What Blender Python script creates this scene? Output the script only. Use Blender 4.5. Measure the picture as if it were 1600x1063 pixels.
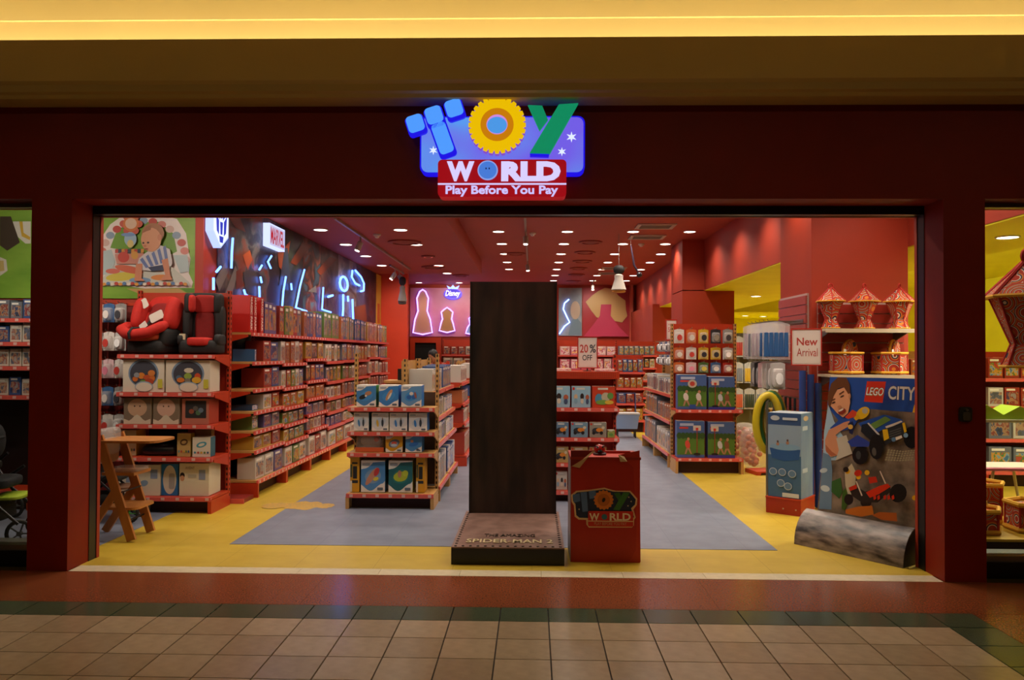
import bpy, bmesh, math, random
from mathutils import Vector, Matrix
random.seed(7)
SC = bpy.context.scene
COL = SC.collection
for o in list(bpy.data.objects): bpy.data.objects.remove(o)
# ------------------------------------------------------------------ camera
FPX, YAW, PITCH, ROLL, DIST, EYE = 1244.2, .0263, .0166, .005, 5.833, 1.63
CAM = Vector((0, -DIST, EYE))
FW = Vector((-math.sin(YAW)*math.cos(PITCH), math.cos(YAW)*math.cos(PITCH), math.sin(PITCH)))
RT = FW.cross(Vector((0, 0, 1))).normalized(); UP = RT.cross(FW)
RT, UP = RT*math.cos(ROLL)+UP*math.sin(ROLL), -RT*math.sin(ROLL)+UP*math.cos(ROLL)
cd = bpy.data.cameras.new('camera'); cam = bpy.data.objects.new('camera', cd); COL.objects.link(cam)
cd.sensor_width = 36; cd.lens = FPX/1600*36; cd.clip_start = .05; cd.clip_end = 100
cam.matrix_world = Matrix(((RT.x, UP.x, -FW.x, CAM.x), (RT.y, UP.y, -FW.y, CAM.y), (RT.z, UP.z, -FW.z, CAM.z), (0, 0, 0, 1)))
SC.camera = cam
# pixel (1600x1063 photograph) to a point on a known plane of the room
def ray(x, y): return FW+RT*((x-800)/FPX)+UP*((531.5-y)/FPX)
def onz(x, y, z=0.): d = ray(x, y); return CAM+d*((z-CAM.z)/d.z)
def ony(x, y, v): d = ray(x, y); return CAM+d*((v-CAM.y)/d.y)
def onx(x, y, v): d = ray(x, y); return CAM+d*((v-CAM.x)/d.x)
# ------------------------------------------------------------------ world, exposure, big lights
w = bpy.data.worlds.new('world'); SC.world = w; w.use_nodes = True
w.node_tree.nodes['Background'].inputs[0].default_value = (1, .72, .38, 1)
w.node_tree.nodes['Background'].inputs[1].default_value = .012
SC.view_settings.view_transform = 'Standard'; SC.view_settings.look = 'None'
SC.view_settings.exposure = 0.0; SC.view_settings.gamma = 1
def light(name, kind, loc, power, color, rot=(0, 0, 0), **kw):
    l = bpy.data.lights.new(name, kind); l.energy = power; l.color = color
    for k, v in kw.items(): setattr(l, k, v)
    o = bpy.data.objects.new(name, l); COL.objects.link(o); o.location = loc; o.rotation_euler = rot
    return o
# warm tube hidden in the cove above the shop fascia (faces up), and the mall's own ceiling lamps behind the camera
light('cove_tube', 'AREA', (0, -.13, 3.62), 105, (1, .85, .47), (math.pi, 0, 0), shape='RECTANGLE', size=17, size_y=.08)
for lx in (-5, -1.7, 1.7, 5):
    light('mall_lamp', 'AREA', (lx, -4.2, 4.4), 14, (1, .82, .46), (0, 0, 0), shape='DISK', size=.5)
SPOT_W, SPOT_W_LEFT, YEL_W = 58, 50, 200

# ------------------------------------------------------------------ materials
def lin(c):
    if isinstance(c, str):
        c = [int(c[i:i+2], 16)/255 for i in (1, 3, 5)]
    return tuple((v/12.92 if v <= .04045 else ((v+.055)/1.055)**2.4) for v in c)+(1,)
MATS = {}
def nn(t, typ, **kw):
    n = t.nodes.new(typ)
    for k, v in kw.items():
        if k.startswith('i_'): n.inputs[k[2:].replace('_', ' ')].default_value = v
        else: setattr(n, k, v)
    return n
def mat(name, color, rough=.5, metal=0., emit=None, estr=1., noise=0., nscale=8., spec=.5, color2=None, bump=0., coords='Object', stretch=None):
    if name in MATS: return MATS[name]
    m = bpy.data.materials.new(name); m.use_nodes = True; t = m.node_tree
    b = t.nodes['Principled BSDF']
    c = lin(color)
    b.inputs['Base Color'].default_value = c; b.inputs['Roughness'].default_value = rough; b.inputs['Metallic'].default_value = metal
    b.inputs['Specular IOR Level'].default_value = spec
    if emit is not None:
        b.inputs['Emission Color'].default_value = lin(emit); b.inputs['Emission Strength'].default_value = estr
    if noise or color2 or bump:
        tc = nn(t, 'ShaderNodeTexCoord'); n = nn(t, 'ShaderNodeTexNoise'); n.inputs['Scale'].default_value = nscale; n.inputs['Detail'].default_value = 6
        if stretch:
            mp = nn(t, 'ShaderNodeMapping'); mp.inputs['Scale'].default_value = stretch
            t.links.new(tc.outputs[coords], mp.inputs[0]); t.links.new(mp.outputs[0], n.inputs['Vector'])
        else: t.links.new(tc.outputs[coords], n.inputs['Vector'])
        r = nn(t, 'ShaderNodeValToRGB'); r.color_ramp.elements[0].position = .35; r.color_ramp.elements[1].position = .65
        c2 = lin(color2) if color2 else tuple(min(1, v*(1+noise)) for v in c[:3])+(1,)
        c1 = c if color2 else tuple(v*(1-noise) for v in c[:3])+(1,)
        r.color_ramp.elements[0].color = c1; r.color_ramp.elements[1].color = c2
        t.links.new(n.outputs['Fac'], r.inputs[0]); t.links.new(r.outputs[0], b.inputs['Base Color'])
        if bump:
            bp = nn(t, 'ShaderNodeBump'); bp.inputs['Strength'].default_value = bump; bp.inputs['Distance'].default_value = .01
            t.links.new(n.outputs['Fac'], bp.inputs['Height']); t.links.new(bp.outputs[0], b.inputs['Normal'])
    MATS[name] = m
    return m
def M(c, rough=.5, **kw): return mat('plain %s %.2f %s' % (c, rough, sorted(kw.items())), c, rough, **kw)
def glow(c, s): return mat('glow %s %.2f' % (c, s), '#101010', .6, emit=c, estr=s)
def glass_mat():
    m = bpy.data.materials.new('window glass'); m.use_nodes = True; t = m.node_tree; t.nodes.clear()
    o = nn(t, 'ShaderNodeOutputMaterial'); mx = nn(t, 'ShaderNodeMixShader'); a = nn(t, 'ShaderNodeBsdfTransparent'); g = nn(t, 'ShaderNodeBsdfGlossy')
    a.inputs[0].default_value = (.9, .92, .9, 1); g.inputs['Roughness'].default_value = .03; f = nn(t, 'ShaderNodeFresnel'); f.inputs[0].default_value = 1.35
    t.links.new(f.outputs[0], mx.inputs[0]); t.links.new(a.outputs[0], mx.inputs[1]); t.links.new(g.outputs[0], mx.inputs[2]); t.links.new(mx.outputs[0], o.inputs[0])
    return m
GLASS = glass_mat()
def plastic_mat():
    m = bpy.data.materials.new('clear wrap'); m.use_nodes = True; t = m.node_tree; t.nodes.clear()
    o = nn(t, 'ShaderNodeOutputMaterial'); mx = nn(t, 'ShaderNodeMixShader'); a = nn(t, 'ShaderNodeBsdfTransparent'); g = nn(t, 'ShaderNodeBsdfPrincipled')
    g.inputs['Base Color'].default_value = (.75, .72, .7, 1); g.inputs['Roughness'].default_value = .12; mx.inputs[0].default_value = .3
    t.links.new(a.outputs[0], mx.inputs[1]); t.links.new(g.outputs[0], mx.inputs[2]); t.links.new(mx.outputs[0], o.inputs[0])
    return m
WRAP = plastic_mat()
def print_mat(name, palette, scale=4., border=True):
    """flat printed packaging: object colour as ground, a patchy picture, a pale title band"""
    m = bpy.data.materials.new(name); m.use_nodes = True; t = m.node_tree; b = t.nodes['Principled BSDF']; b.inputs['Roughness'].default_value = .35
    oi = nn(t, 'ShaderNodeObjectInfo'); tc = nn(t, 'ShaderNodeTexCoord'); sep = nn(t, 'ShaderNodeSeparateXYZ')
    t.links.new(tc.outputs['Generated'], sep.inputs[0])
    mul = nn(t, 'ShaderNodeMath', operation='MULTIPLY'); mul.inputs[1].default_value = 57.; t.links.new(oi.outputs['Random'], mul.inputs[0])
    add = nn(t, 'ShaderNodeVectorMath', operation='ADD'); t.links.new(tc.outputs['Generated'], add.inputs[0]); t.links.new(mul.outputs[0], add.inputs[1])
    n = nn(t, 'ShaderNodeTexNoise'); n.inputs['Scale'].default_value = scale; n.inputs['Detail'].default_value = 3; t.links.new(add.outputs[0], n.inputs['Vector'])
    r = nn(t, 'ShaderNodeValToRGB'); r.color_ramp.interpolation = 'CONSTANT'
    k = len(palette)
    els = r.color_ramp.elements
    els[0].position = 0; els[0].color = lin(palette[0]); els[1].position = .36; els[1].color = lin(palette[1])
    for i in range(2, k):
        e = els.new(.36+.3*(i-1)/(k-1)); e.color = lin(palette[i])
    t.links.new(n.outputs['Fac'], r.inputs[0])
    def rng(sock, lo, hi):
        a = nn(t, 'ShaderNodeMath', operation='GREATER_THAN'); a.inputs[1].default_value = lo; t.links.new(sock, a.inputs[0])
        c = nn(t, 'ShaderNodeMath', operation='LESS_THAN'); c.inputs[1].default_value = hi; t.links.new(sock, c.inputs[0])
        d = nn(t, 'ShaderNodeMath', operation='MULTIPLY'); t.links.new(a.outputs[0], d.inputs[0]); t.links.new(c.outputs[0], d.inputs[1]); return d.outputs[0]
    mx = rng(sep.outputs['X'], .1, .9); mz = rng(sep.outputs['Z'], .12, .76)
    mm = nn(t, 'ShaderNodeMath', operation='MULTIPLY'); t.links.new(mx, mm.inputs[0]); t.links.new(mz, mm.inputs[1])
    gt = nn(t, 'ShaderNodeMath', operation='GREATER_THAN'); gt.inputs[1].default_value = .47; t.links.new(n.outputs['Fac'], gt.inputs[0])
    m3 = nn(t, 'ShaderNodeMath', operation='MULTIPLY'); t.links.new(mm.outputs[0], m3.inputs[0]); m3.inputs[1].default_value = .85
    mix = nn(t, 'ShaderNodeMix', data_type='RGBA'); t.links.new(m3.outputs[0], mix.inputs['Factor'])
    t.links.new(oi.outputs['Color'], mix.inputs['A']); t.links.new(r.outputs[0], mix.inputs['B'])
    tb = rng(sep.outputs['Z'], .83, .93); tx = rng(sep.outputs['X'], .12, .7)
    tt = nn(t, 'ShaderNodeMath', operation='MULTIPLY'); t.links.new(tb, tt.inputs[0]); t.links.new(tx, tt.inputs[1])
    mix2 = nn(t, 'ShaderNodeMix', data_type='RGBA'); t.links.new(tt.outputs[0], mix2.inputs['Factor']); t.links.new(mix.outputs['Result'], mix2.inputs['A']); mix2.inputs['B'].default_value = lin('#e6e0d6')
    t.links.new(mix2.outputs['Result'], b.inputs['Base Color'])
    return m
def objcol_mat(name, rough=.5):
    m = bpy.data.materials.new(name); m.use_nodes = True; t = m.node_tree; b = t.nodes['Principled BSDF']; b.inputs['Roughness'].default_value = rough
    oi = nn(t, 'ShaderNodeObjectInfo'); t.links.new(oi.outputs['Color'], b.inputs['Base Color']); return m
CARTON = objcol_mat('carton side')
PRINTS = [print_mat('print figures', ['#1b2233', '#2b3b62', '#a07a58', '#803020', '#8c8884'], 2.6),
          print_mat('print vehicles', ['#30343a', '#6d7884', '#b85c1c', '#b8963c', '#3c3c44'], 2.4),
          print_mat('print pool', ['#2f6fb0', '#e9e4da', '#4d94cf', '#d8a07c', '#e9e4da'], 3.2),
          print_mat('print bricks', ['#356a96', '#7fa0b2', '#c9902c', '#4b7c3c', '#b7402a'], 3.2),
          print_mat('print pink', ['#d65a86', '#f0b8c6', '#e9e2d8', '#b03a66', '#f2c879'], 2.6),
          print_mat('print sport', ['#3a6a2a', '#6f9a3c', '#48701f', '#c9a27a', '#7fa4d0'], 3.5)]
def fabric_mat():
    """applique tent cloth: red, navy, white and orange rings and scrolls"""
    m = bpy.data.materials.new('applique cloth'); m.use_nodes = True; t = m.node_tree; b = t.nodes['Principled BSDF']; b.inputs['Roughness'].default_value = .85
    tc = nn(t, 'ShaderNodeTexCoord'); oi = nn(t, 'ShaderNodeObjectInfo')
    mul = nn(t, 'ShaderNodeMath', operation='MULTIPLY'); mul.inputs[1].default_value = 31.; t.links.new(oi.outputs['Random'], mul.inputs[0])
    add = nn(t, 'ShaderNodeVectorMath', operation='ADD'); t.links.new(tc.outputs['Object'], add.inputs[0]); t.links.new(mul.outputs[0], add.inputs[1])
    v = nn(t, 'ShaderNodeTexVoronoi'); v.inputs['Scale'].default_value = 6.5; t.links.new(add.outputs[0], v.inputs['Vector'])
    mm = nn(t, 'ShaderNodeMath', operation='MULTIPLY'); mm.inputs[1].default_value = 6.; t.links.new(v.outputs['Distance'], mm.inputs[0])
    fr = nn(t, 'ShaderNodeMath', operation='FRACT'); t.links.new(mm.outputs[0], fr.inputs[0])
    r = nn(t, 'ShaderNodeValToRGB'); r.color_ramp.interpolation = 'CONSTANT'; e = r.color_ramp.elements
    e[0].position = 0; e[0].color = lin('#a82a14'); e[1].position = .3; e[1].color = lin('#d8c8b0')
    for p, c in ((.42, '#20264a'), (.6, '#c8701e'), (.82, '#a82a14')): q = e.new(p); q.color = lin(c)
    t.links.new(fr.outputs[0], r.inputs[0]); t.links.new(r.outputs[0], b.inputs['Base Color']); return m
CLOTH = fabric_mat()

# ------------------------------------------------------------------ mesh builder
class MB:
    def __init__(s): s.v, s.f, s.m = [], [], []
    def add(s, vs, fs, mi=0, xf=None):
        n = len(s.v)
        s.v += [tuple(xf @ Vector(p)) if xf else tuple(p) for p in vs]
        s.f += [tuple(i+n for i in f) for f in fs]; s.m += [mi]*len(fs); return s
    def box(s, x0, x1, y0, y1, z0, z1, mi=0, xf=None):
        return s.add([(x0, y0, z0), (x1, y0, z0), (x1, y1, z0), (x0, y1, z0), (x0, y0, z1), (x1, y0, z1), (x1, y1, z1), (x0, y1, z1)],
                     [(0, 3, 2, 1), (4, 5, 6, 7), (0, 1, 5, 4), (1, 2, 6, 5), (2, 3, 7, 6), (3, 0, 4, 7)], mi, xf)
    def prism(s, pts, lo, hi, axis='y', mi=0, xf=None):
        n = len(pts)
        def P(a, b, c): return {'y': (a, c, b), 'x': (c, a, b), 'z': (a, b, c)}[axis]
        vs = [P(a, b, lo) for a, b in pts]+[P(a, b, hi) for a, b in pts]
        fs = [tuple(range(n)), tuple(range(2*n-1, n-1, -1))]+[(i, i+n, (i+1) % n+n, (i+1) % n) for i in range(n)]
        return s.add(vs, fs, mi, xf)
    def lathe(s, prof, seg=16, c=(0, 0, 0), mi=0, xf=None, ph=0., caps=True):
        vs, fs = [], []
        for r, z in prof:
            for k in range(seg):
                a = ph+2*math.pi*k/seg; vs.append((c[0]+r*math.cos(a), c[1]+r*math.sin(a), c[2]+z))
        for i in range(len(prof)-1):
            for k in range(seg):
                fs.append((i*seg+k, i*seg+(k+1) % seg, (i+1)*seg+(k+1) % seg, (i+1)*seg+k))
        if caps:
            fs.append(tuple(range(seg-1, -1, -1))); fs.append(tuple(range((len(prof)-1)*seg, len(prof)*seg)))
        return s.add(vs, fs, mi, xf)
    def tube(s, path, r, seg=8, mi=0, closed=False, xf=None):
        P = [Vector(p) for p in path]; n = len(P); vs, fs = [], []
        ref = Vector((0, 0, 1)); prev = None
        for i, p in enumerate(P):
            a = P[(i-1) % n] if (closed or i > 0) else p; b = P[(i+1) % n] if (closed or i < n-1) else p
            t = (b-a).normalized()
            if prev is None:
                u = t.cross(ref)
                if u.length < .05: u = t.cross(Vector((1, 0, 0)))
            else: u = prev-t*prev.dot(t)
            u.normalize(); prev = u; w_ = t.cross(u)
            rr = r[i] if isinstance(r, (list, tuple)) else r
            for k in range(seg):
                q = 2*math.pi*k/seg; vs.append(p+(u*math.cos(q)+w_*math.sin(q))*rr)
        for i in range(n if closed else n-1):
            j = (i+1) % n
            for k in range(seg): fs.append((i*seg+k, i*seg+(k+1) % seg, j*seg+(k+1) % seg, j*seg+k))
        if not closed: fs.append(tuple(range(seg-1, -1, -1))); fs.append(tuple(range((n-1)*seg, n*seg)))
        return s.add(vs, fs, mi, xf)
    def pill(s, c, ax, ay, az, e1=.35, e2=.35, nu=20, nv=12, mi=0, xf=None):
        """super-ellipsoid: cushions, shells, domes"""
        def sp(v, e): return math.copysign(abs(v)**e, v)
        vs, fs = [], []
        for j in range(nv+1):
            ph = -math.pi/2+math.pi*j/nv
            for i in range(nu):
                th = 2*math.pi*i/nu
                vs.append((c[0]+ax*sp(math.cos(ph), e1)*sp(math.cos(th), e2), c[1]+ay*sp(math.cos(ph), e1)*sp(math.sin(th), e2), c[2]+az*sp(math.sin(ph), e1)))
        for j in range(nv):
            for i in range(nu): fs.append((j*nu+i, j*nu+(i+1) % nu, (j+1)*nu+(i+1) % nu, (j+1)*nu+i))
        return s.add(vs, fs, mi, xf)
    def mesh(s, name, mats, smooth=False):
        me = bpy.data.meshes.new(name); me.from_pydata(s.v, [], s.f)
        for m_ in (mats if isinstance(mats, (list, tuple)) else [mats]): me.materials.append(m_)
        me.polygons.foreach_set('material_index', s.m)
        bm = bmesh.new(); bm.from_mesh(me); bmesh.ops.recalc_face_normals(bm, faces=bm.faces); bm.to_mesh(me); bm.free()
        if smooth:
            me.polygons.foreach_set('use_smooth', [True]*len(me.polygons))
            try: me.set_sharp_from_angle(angle=math.radians(40))
            except Exception: pass
        me.update(); return me
    def obj(s, name, mats, parent=None, smooth=False, loc=None, rot=None):
        return link(name, s.mesh(name, mats, smooth), parent, loc, rot)
def link(name, data, parent=None, loc=None, rot=None):
    o = bpy.data.objects.new(name, data); COL.objects.link(o)
    if parent: o.parent = parent
    if loc is not None: o.location = loc
    if rot is not None: o.rotation_euler = rot if isinstance(rot, (tuple, list)) else (0, 0, rot)
    return o
def tag(o, label, cat, group=None):
    o['label'] = label; o['category'] = cat
    if group: o['group'] = group
    return o
def thing(name, label, cat, loc=(0, 0, 0), rot=0, group=None): return tag(link(name, None, None, loc, rot), label, cat, group)
def struct(o): o['kind'] = 'structure'; return o
def B(*a): return MB().box(*a)
def text_mb(s, x0, x1, z0, z1, y, depth=.006, bold=.0, shear=0., mi=0, mb=None, xf=None, space=1.):
    """lettering as solid mesh fitted to a box in the x-z plane, front at y"""
    cu = bpy.data.curves.new('lettering', 'FONT'); cu.body = s; cu.offset = bold; cu.shear = shear; cu.resolution_u = 3; cu.space_character = space
    o = bpy.data.objects.new('lettering', cu); COL.objects.link(o)
    dg = bpy.context.evaluated_depsgraph_get(); me = bpy.data.meshes.new_from_object(o.evaluated_get(dg))
    bpy.data.objects.remove(o); bpy.data.curves.remove(cu)
    V = [v.co.copy() for v in me.vertices]; F = [tuple(p.vertices) for p in me.polygons]
    E = {}
    for f in F:
        for a, b in zip(f, f[1:]+f[:1]): E[(a, b)] = 1
    bpy.data.meshes.remove(me)
    ax, bx = min(v.x for v in V), max(v.x for v in V); az, bz = min(v.y for v in V), max(v.y for v in V)
    pts = [(x0+(v.x-ax)/(bx-ax)*(x1-x0), z0+(v.y-az)/(bz-az)*(z1-z0)) for v in V]
    n = len(pts); vs = [(a, y, b) for a, b in pts]+[(a, y+depth, b) for a, b in pts]
    fs = list(F)+[tuple(i+n for i in reversed(f)) for f in F]+[(a, b, b+n, a+n) for (a, b) in E if (b, a) not in E]
    return (mb or MB()).add(vs, fs, mi, xf)
def ell(cx, cz, rx, rz, n=20, a0=0., a1=2*math.pi, rot=0.):
    out = []
    for k in range(n):
        a = a0+(a1-a0)*k/(n if a1-a0 > 6.28 else n-1); x, z = rx*math.cos(a), rz*math.sin(a)
        out.append((cx+x*math.cos(rot)-z*math.sin(rot), cz+x*math.sin(rot)+z*math.cos(rot)))
    return out
def rrect(x0, x1, z0, z1, r, n=5):
    out = []
    for cx, cz, a in ((x1-r, z1-r, 0), (x0+r, z1-r, .5), (x0+r, z0+r, 1), (x1-r, z0+r, 1.5)):
        for k in range(n): t = math.pi*(a+.5*k/(n-1)); out.append((cx+r*math.cos(t), cz+r*math.sin(t)))
    return out
class Print:
    """flat print laid in thin layers on a panel's front (local x-z plane, front towards -y)"""
    def __init__(s, y, k=1.): s.mb, s.mats, s.y, s.k = MB(), [], y, k
    def col(s, c): return '#'+''.join('%02x' % min(255, int(int(c[i:i+2], 16)*s.k)) for i in (1, 3, 5))
    def mi(s, m):
        if m not in s.mats: s.mats.append(m)
        return s.mats.index(m)
    def poly(s, pts, c, rough=.45):
        s.y -= .0006; m = s.mi(M(s.col(c), rough) if isinstance(c, str) else c)
        s.mb.add([(a, s.y, b) for a, b in pts], [tuple(range(len(pts)))], m); return s
    def text(s, t, x0, x1, z0, z1, c, bold=.0, shear=0., xf=None):
        s.y -= .0006; text_mb(t, x0, x1, z0, z1, s.y, .0004, bold, shear, s.mi(M(s.col(c), .45) if isinstance(c, str) else c), s.mb); return s
    def done(s, name, parent, loc=None, rot=None): return s.mb.obj(name, s.mats, parent, False, loc, rot)
ORD = ['first', 'second', 'third', 'fourth', 'fifth', 'sixth', 'seventh', 'eighth', 'ninth', 'tenth', 'eleventh', 'twelfth', 'thirteenth', 'fourteenth']
# ================================================================== SETTING
RED, DRED = '#b0220f', '#7d1408'
m_fac = mat('facade red paint', '#7e1a04', .5, noise=.05, nscale=3, spec=.25)
m_wall = mat('shop red wall', '#9c2c0a', .6, noise=.04, nscale=2)
m_ceil = mat('shop red ceiling', '#a0321f', .65, noise=.03, nscale=2)
m_yel = mat('shop yellow', '#dcd420', .6, noise=.04, nscale=2)
m_blk = M('#0c0b0b', .35)
m_cream = mat('mall cream plaster', '#d8c08a', .7, noise=.04, nscale=1.5)
# ---- mall floor
T, X0, YG = .3, .103, -.967
floor = struct(B(-12, 12, -8, 0, -.06, -.012).obj('floor', M('#3c342c', .8)))
tile_mats = [mat('beige tile %d' % i, c, .22, noise=.07, nscale=14) for i, c in enumerate(('#a89276', '#a08a6e', '#ae987c'))]
g = .004
tmesh = [MB().box(g, T-g, g, T-g, -.012, 0).mesh('floor_tile', m_) for m_ in tile_mats]
tilebig = [MB().box(g, T-g, g, T-g, -.012, 0)]
far = MB()
for r_ in range(1, 12):
    for k in range(-20, 8):
        x, y = X0+k*T, YG-r_*T
        if r_ <= 4 and -12 <= k: link('floor_tile', tmesh[(k*7+r_*5) % 3], floor, (x, y, 0))
        else: far.box(x+g, x+T-g, y+g, y+T-g, -.012, 0)
o = far.obj('floor_tile', tile_mats[0], floor); o['kind'] = 'stuff'
m_green = mat('green stone', '#45503c', .18, noise=.15, nscale=30)
gm = MB().box(g, T-g, g, .26, -.012, 0).mesh('border_tile', m_green)
gm2 = MB().box(.0, .27, g, T-g, -.012, 0).mesh('border_tile', m_green)
for k in range(-16, 8): link('border_tile', gm, floor, (X0+k*T, YG, 0))
MB().box(2.507, 2.507+.27, YG+g, YG+.26, -.012, 0).obj('border_tile', m_green, floor)
for r_ in range(1, 8): link('border_tile', gm2, floor, (2.507, YG-r_*T, 0))
m_gran = mat('brown granite', '#70371f', .2, nscale=90, color2='#884a2c')
for i, (a, b) in enumerate(((-9, -6.5), (-6.5, -4.0), (-4.0, -1.5), (-1.5, 1.2), (1.2, 2.96), (2.96, 6))):
    B(a, b-.002, YG+.264, -.004, -.012, 0).obj('granite_slab', m_gran, floor)
for r_ in range(4): B(2.782, 6, YG+.26-(r_+1)*.62, YG+.26-r_*.62-.003, -.012, 0).obj('granite_slab', m_gran, floor)
m_thr = mat('cream stone', '#d6c8a8', .25, noise=.05, nscale=20)
for i in range(11):
    a = max(-3.43, -3.43+i*.6-.1); b = min(2.96, -3.43+(i+1)*.6-.1)
    if b > a: B(a, b-.003, .0, .16, -.03, .001).obj('threshold_slab', m_thr, floor)
# ---- shop floor: yellow sheet with blue-grey fields, one faint grid of joints
def vinyl(name, c, c2, j):
    m = mat(name, c, .38, nscale=5, color2=c2); t = m.node_tree; b = t.nodes['Principled BSDF']
    br = nn(t, 'ShaderNodeTexBrick'); br.inputs['Scale'].default_value = 1; br.inputs['Brick Width'].default_value = .6; br.inputs['Row Height'].default_value = .6
    br.inputs['Mortar Size'].default_value = .0025; br.offset = 0; tc = nn(t, 'ShaderNodeTexCoord'); t.links.new(tc.outputs['Object'], br.inputs['Vector'])
    src = b.inputs['Base Color'].links[0].from_socket
    mx = nn(t, 'ShaderNodeMix', data_type='RGBA'); t.links.new(br.outputs['Fac'], mx.inputs['Factor']); t.links.new(src, mx.inputs['A']); mx.inputs['B'].default_value = lin(j)
    t.links.new(mx.outputs['Result'], b.inputs['Base Color']); return m
m_yf, m_bf = vinyl('yellow vinyl', '#b99a2c', '#c2a436', '#a38724'), vinyl('blue grey vinyl', '#6e7484', '#7a8090', '#646a7c')
shopfloor = struct(B(-9, 9, .16, 20, -.05, 0).obj('floor', m_yf))
B(-2.56, 2.04, .87, 15, -.01, .003).obj('blue_field', m_bf, shopfloor)
B(-9, -3.62, .45, 2.6, -.01, .003).obj('blue_field', m_bf, shopfloor)
random.seed(3)
st = MB()
c = onz(465, 791)
for cx, rx, ry in ((-.22, .16, .07), (.05, .22, .10), (.3, .1, .06)):
    st.add([(c.x+cx+rx*math.cos(a)*random.uniform(.75, 1.1), c.y+ry*2.4*math.sin(a)*random.uniform(.75, 1.1), .0045+cx*.001) for a in [k*2*math.pi/22 for k in range(22)]], [tuple(range(22))])
st.obj('worn_patch', mat('worn yellow patch', '#c8951e', .5, nscale=40, color2='#a08a50'), shopfloor)
# ---- facade
FT, ZL = .28, 2.765
struct(B(-10, 10, 0, FT, ZL, 3.47).obj('wall_front', m_fac))
struct(B(-3.745, -3.44, 0, FT, 0, ZL).obj('wall_column_left', m_fac))
cr = struct(B(2.968, 3.265, 0, FT, 0, ZL).obj('wall_column_right', m_fac))
struct(B(-10, 10, FT+.14, FT+.18, 2.765, 3.75).obj('wall_front_inner', m_wall))
door = struct(link('door_1', None))
B(-3.435, 2.963, FT, FT+.1, 2.70, 2.765).obj('lintel', m_blk, door)
B(-3.5, -3.435, FT, FT+.1, 0, 2.765).obj('jamb', m_blk, door)
B(2.963, 3.03, FT, FT+.1, 0, 2.765).obj('jamb', m_blk, door)
B(-3.5, -3.43, FT+.1, FT+.14, 0, 2.765).obj('door_post', m_wall, door)
B(2.958, 3.03, FT+.1, FT+.14, 0, 2.765).obj('door_post', m_wall, door)
B(-3.43, 2.958, FT+.1, FT+.14, 2.695, 2.765).obj('door_header', m_wall, door)
m_alu = M('#8d8a80', .35, metal=.9)
for nm, a, b in (('window_1', -9, -3.745), ('window_2', 3.265, 9)):
    w_ = struct(link(nm, None))
    B(a, b, .2, .21, .16, ZL-.03).obj('glass_pane', GLASS, w_)
    B(a, b, .18, .24, ZL-.03, ZL).obj('frame_rail', m_alu, w_)
    e = b if a < 0 else a
    B(min(e, e-.025 if a < 0 else e+.025), max(e, e-.025 if a < 0 else e+.025), .18, .24, .16, ZL-.03).obj('frame_stile', m_alu, w_)
    B(a, b, .12, .34, .12, .16).obj('window_sill', m_alu, w_)
    B(a, b, .1, .38, 0, .12).obj('window_base', m_blk, w_)
# small lock plate on the right column
p = ony(1507, 648, 0)
lk = thing('lock_switch', 'small dark grey key switch on red column right of the shop entrance', 'switch', (p.x, -.001, p.z))
MB().prism(rrect(-.045, .045, -.05, .055, .02), -.02, 0).obj('plate', M('#2c2a26', .4), lk)
MB().prism(rrect(-.025, .025, -.04, .02, .012), -.032, -.02).obj('cover', M('#4a4740', .35), lk)
MB().tube([(0, -.04, .035), (0, -.02, .035)], .01).obj('key_barrel', m_alu, lk)
# ---- mall bulkhead and lit cove above the shop front (profile in y,z pulled along x)
def pull(name, prof, m_, a=-11, b=11): return struct(MB().prism(prof, a, b, 'x').obj(name, m_))
m_fas = mat('mall fascia plaster', '#c4a660', .6, noise=.03, nscale=1.2)
pull('trim_1', [(.0, 3.452), (-.2, 3.452), (-.215, 3.475), (-.25, 3.485), (-.262, 3.53), (-.29, 3.55), (-.3, 3.84), (-.262, 3.84), (-.25, 3.58), (.0, 3.56)], m_fas)
m_cove = mat('cove plaster', '#e0cc96', .75, noise=.02, nscale=1)
struct(MB().prism([(.1, 3.5), (.1, 4.14), (.085, 4.143), (.085, 4.32), (.0, 4.42), (-.25, 4.5), (.3, 4.5), (.3, 3.5)], -11, 11, 'x').obj('trim_2', m_cove))
struct(B(-11, 11, -10, .1, 4.5, 4.56).obj('ceiling', m_cream))
cr_ = MB(); pts = [ony(1034+dx, 30+dy, .015) for dx, dy in ((6, -12), (2, 0), (-1, 12), (-3, 34))]
cr_.tube([(p_.x, .015 if p_.z > 4.145 else .095, p_.z) for p_ in pts], .004, 5)
# ---- shop shell
ZC1, ZC2, XL, YB = 3.42, 3.72, -3.55, 18.5
struct(B(XL-.2, XL, 2.8, 12.6, 0, ZC1).obj('wall_left', m_wall))
struct(B(-9, XL, 2.65, 2.8, 0, ZC1).obj('wall_left_bay', m_wall))
struct(B(-9.1, -9, .4, 2.65, 0, ZC1).obj('wall_left_end', m_wall))
m_or = mat('orange red wall', '#d8401c', .6, noise=.03, nscale=2)
struct(B(XL-.2, -2.92, 12.6, 12.8, 0, ZC2).obj('wall_left_return', m_or))
struct(B(-4.8, -4.6, 12.6, YB, 0, ZC2).obj('wall_left_rear', m_wall))
struct(B(-4.8, 4.4, YB, YB+.2, 0, ZC2).obj('wall_back', m_wall))
struct(B(-9, -1.22, .46, 12.1, ZC1, ZC1+.05).obj('ceiling', m_ceil))
struct(B(-1.22, -1.17, .46, 12.1, ZC1, ZC2).obj('trim_3', m_ceil))
struct(B(-4, -1.17, 12.1, 12.15, ZC1, ZC2).obj('trim_4', m_ceil))
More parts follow.
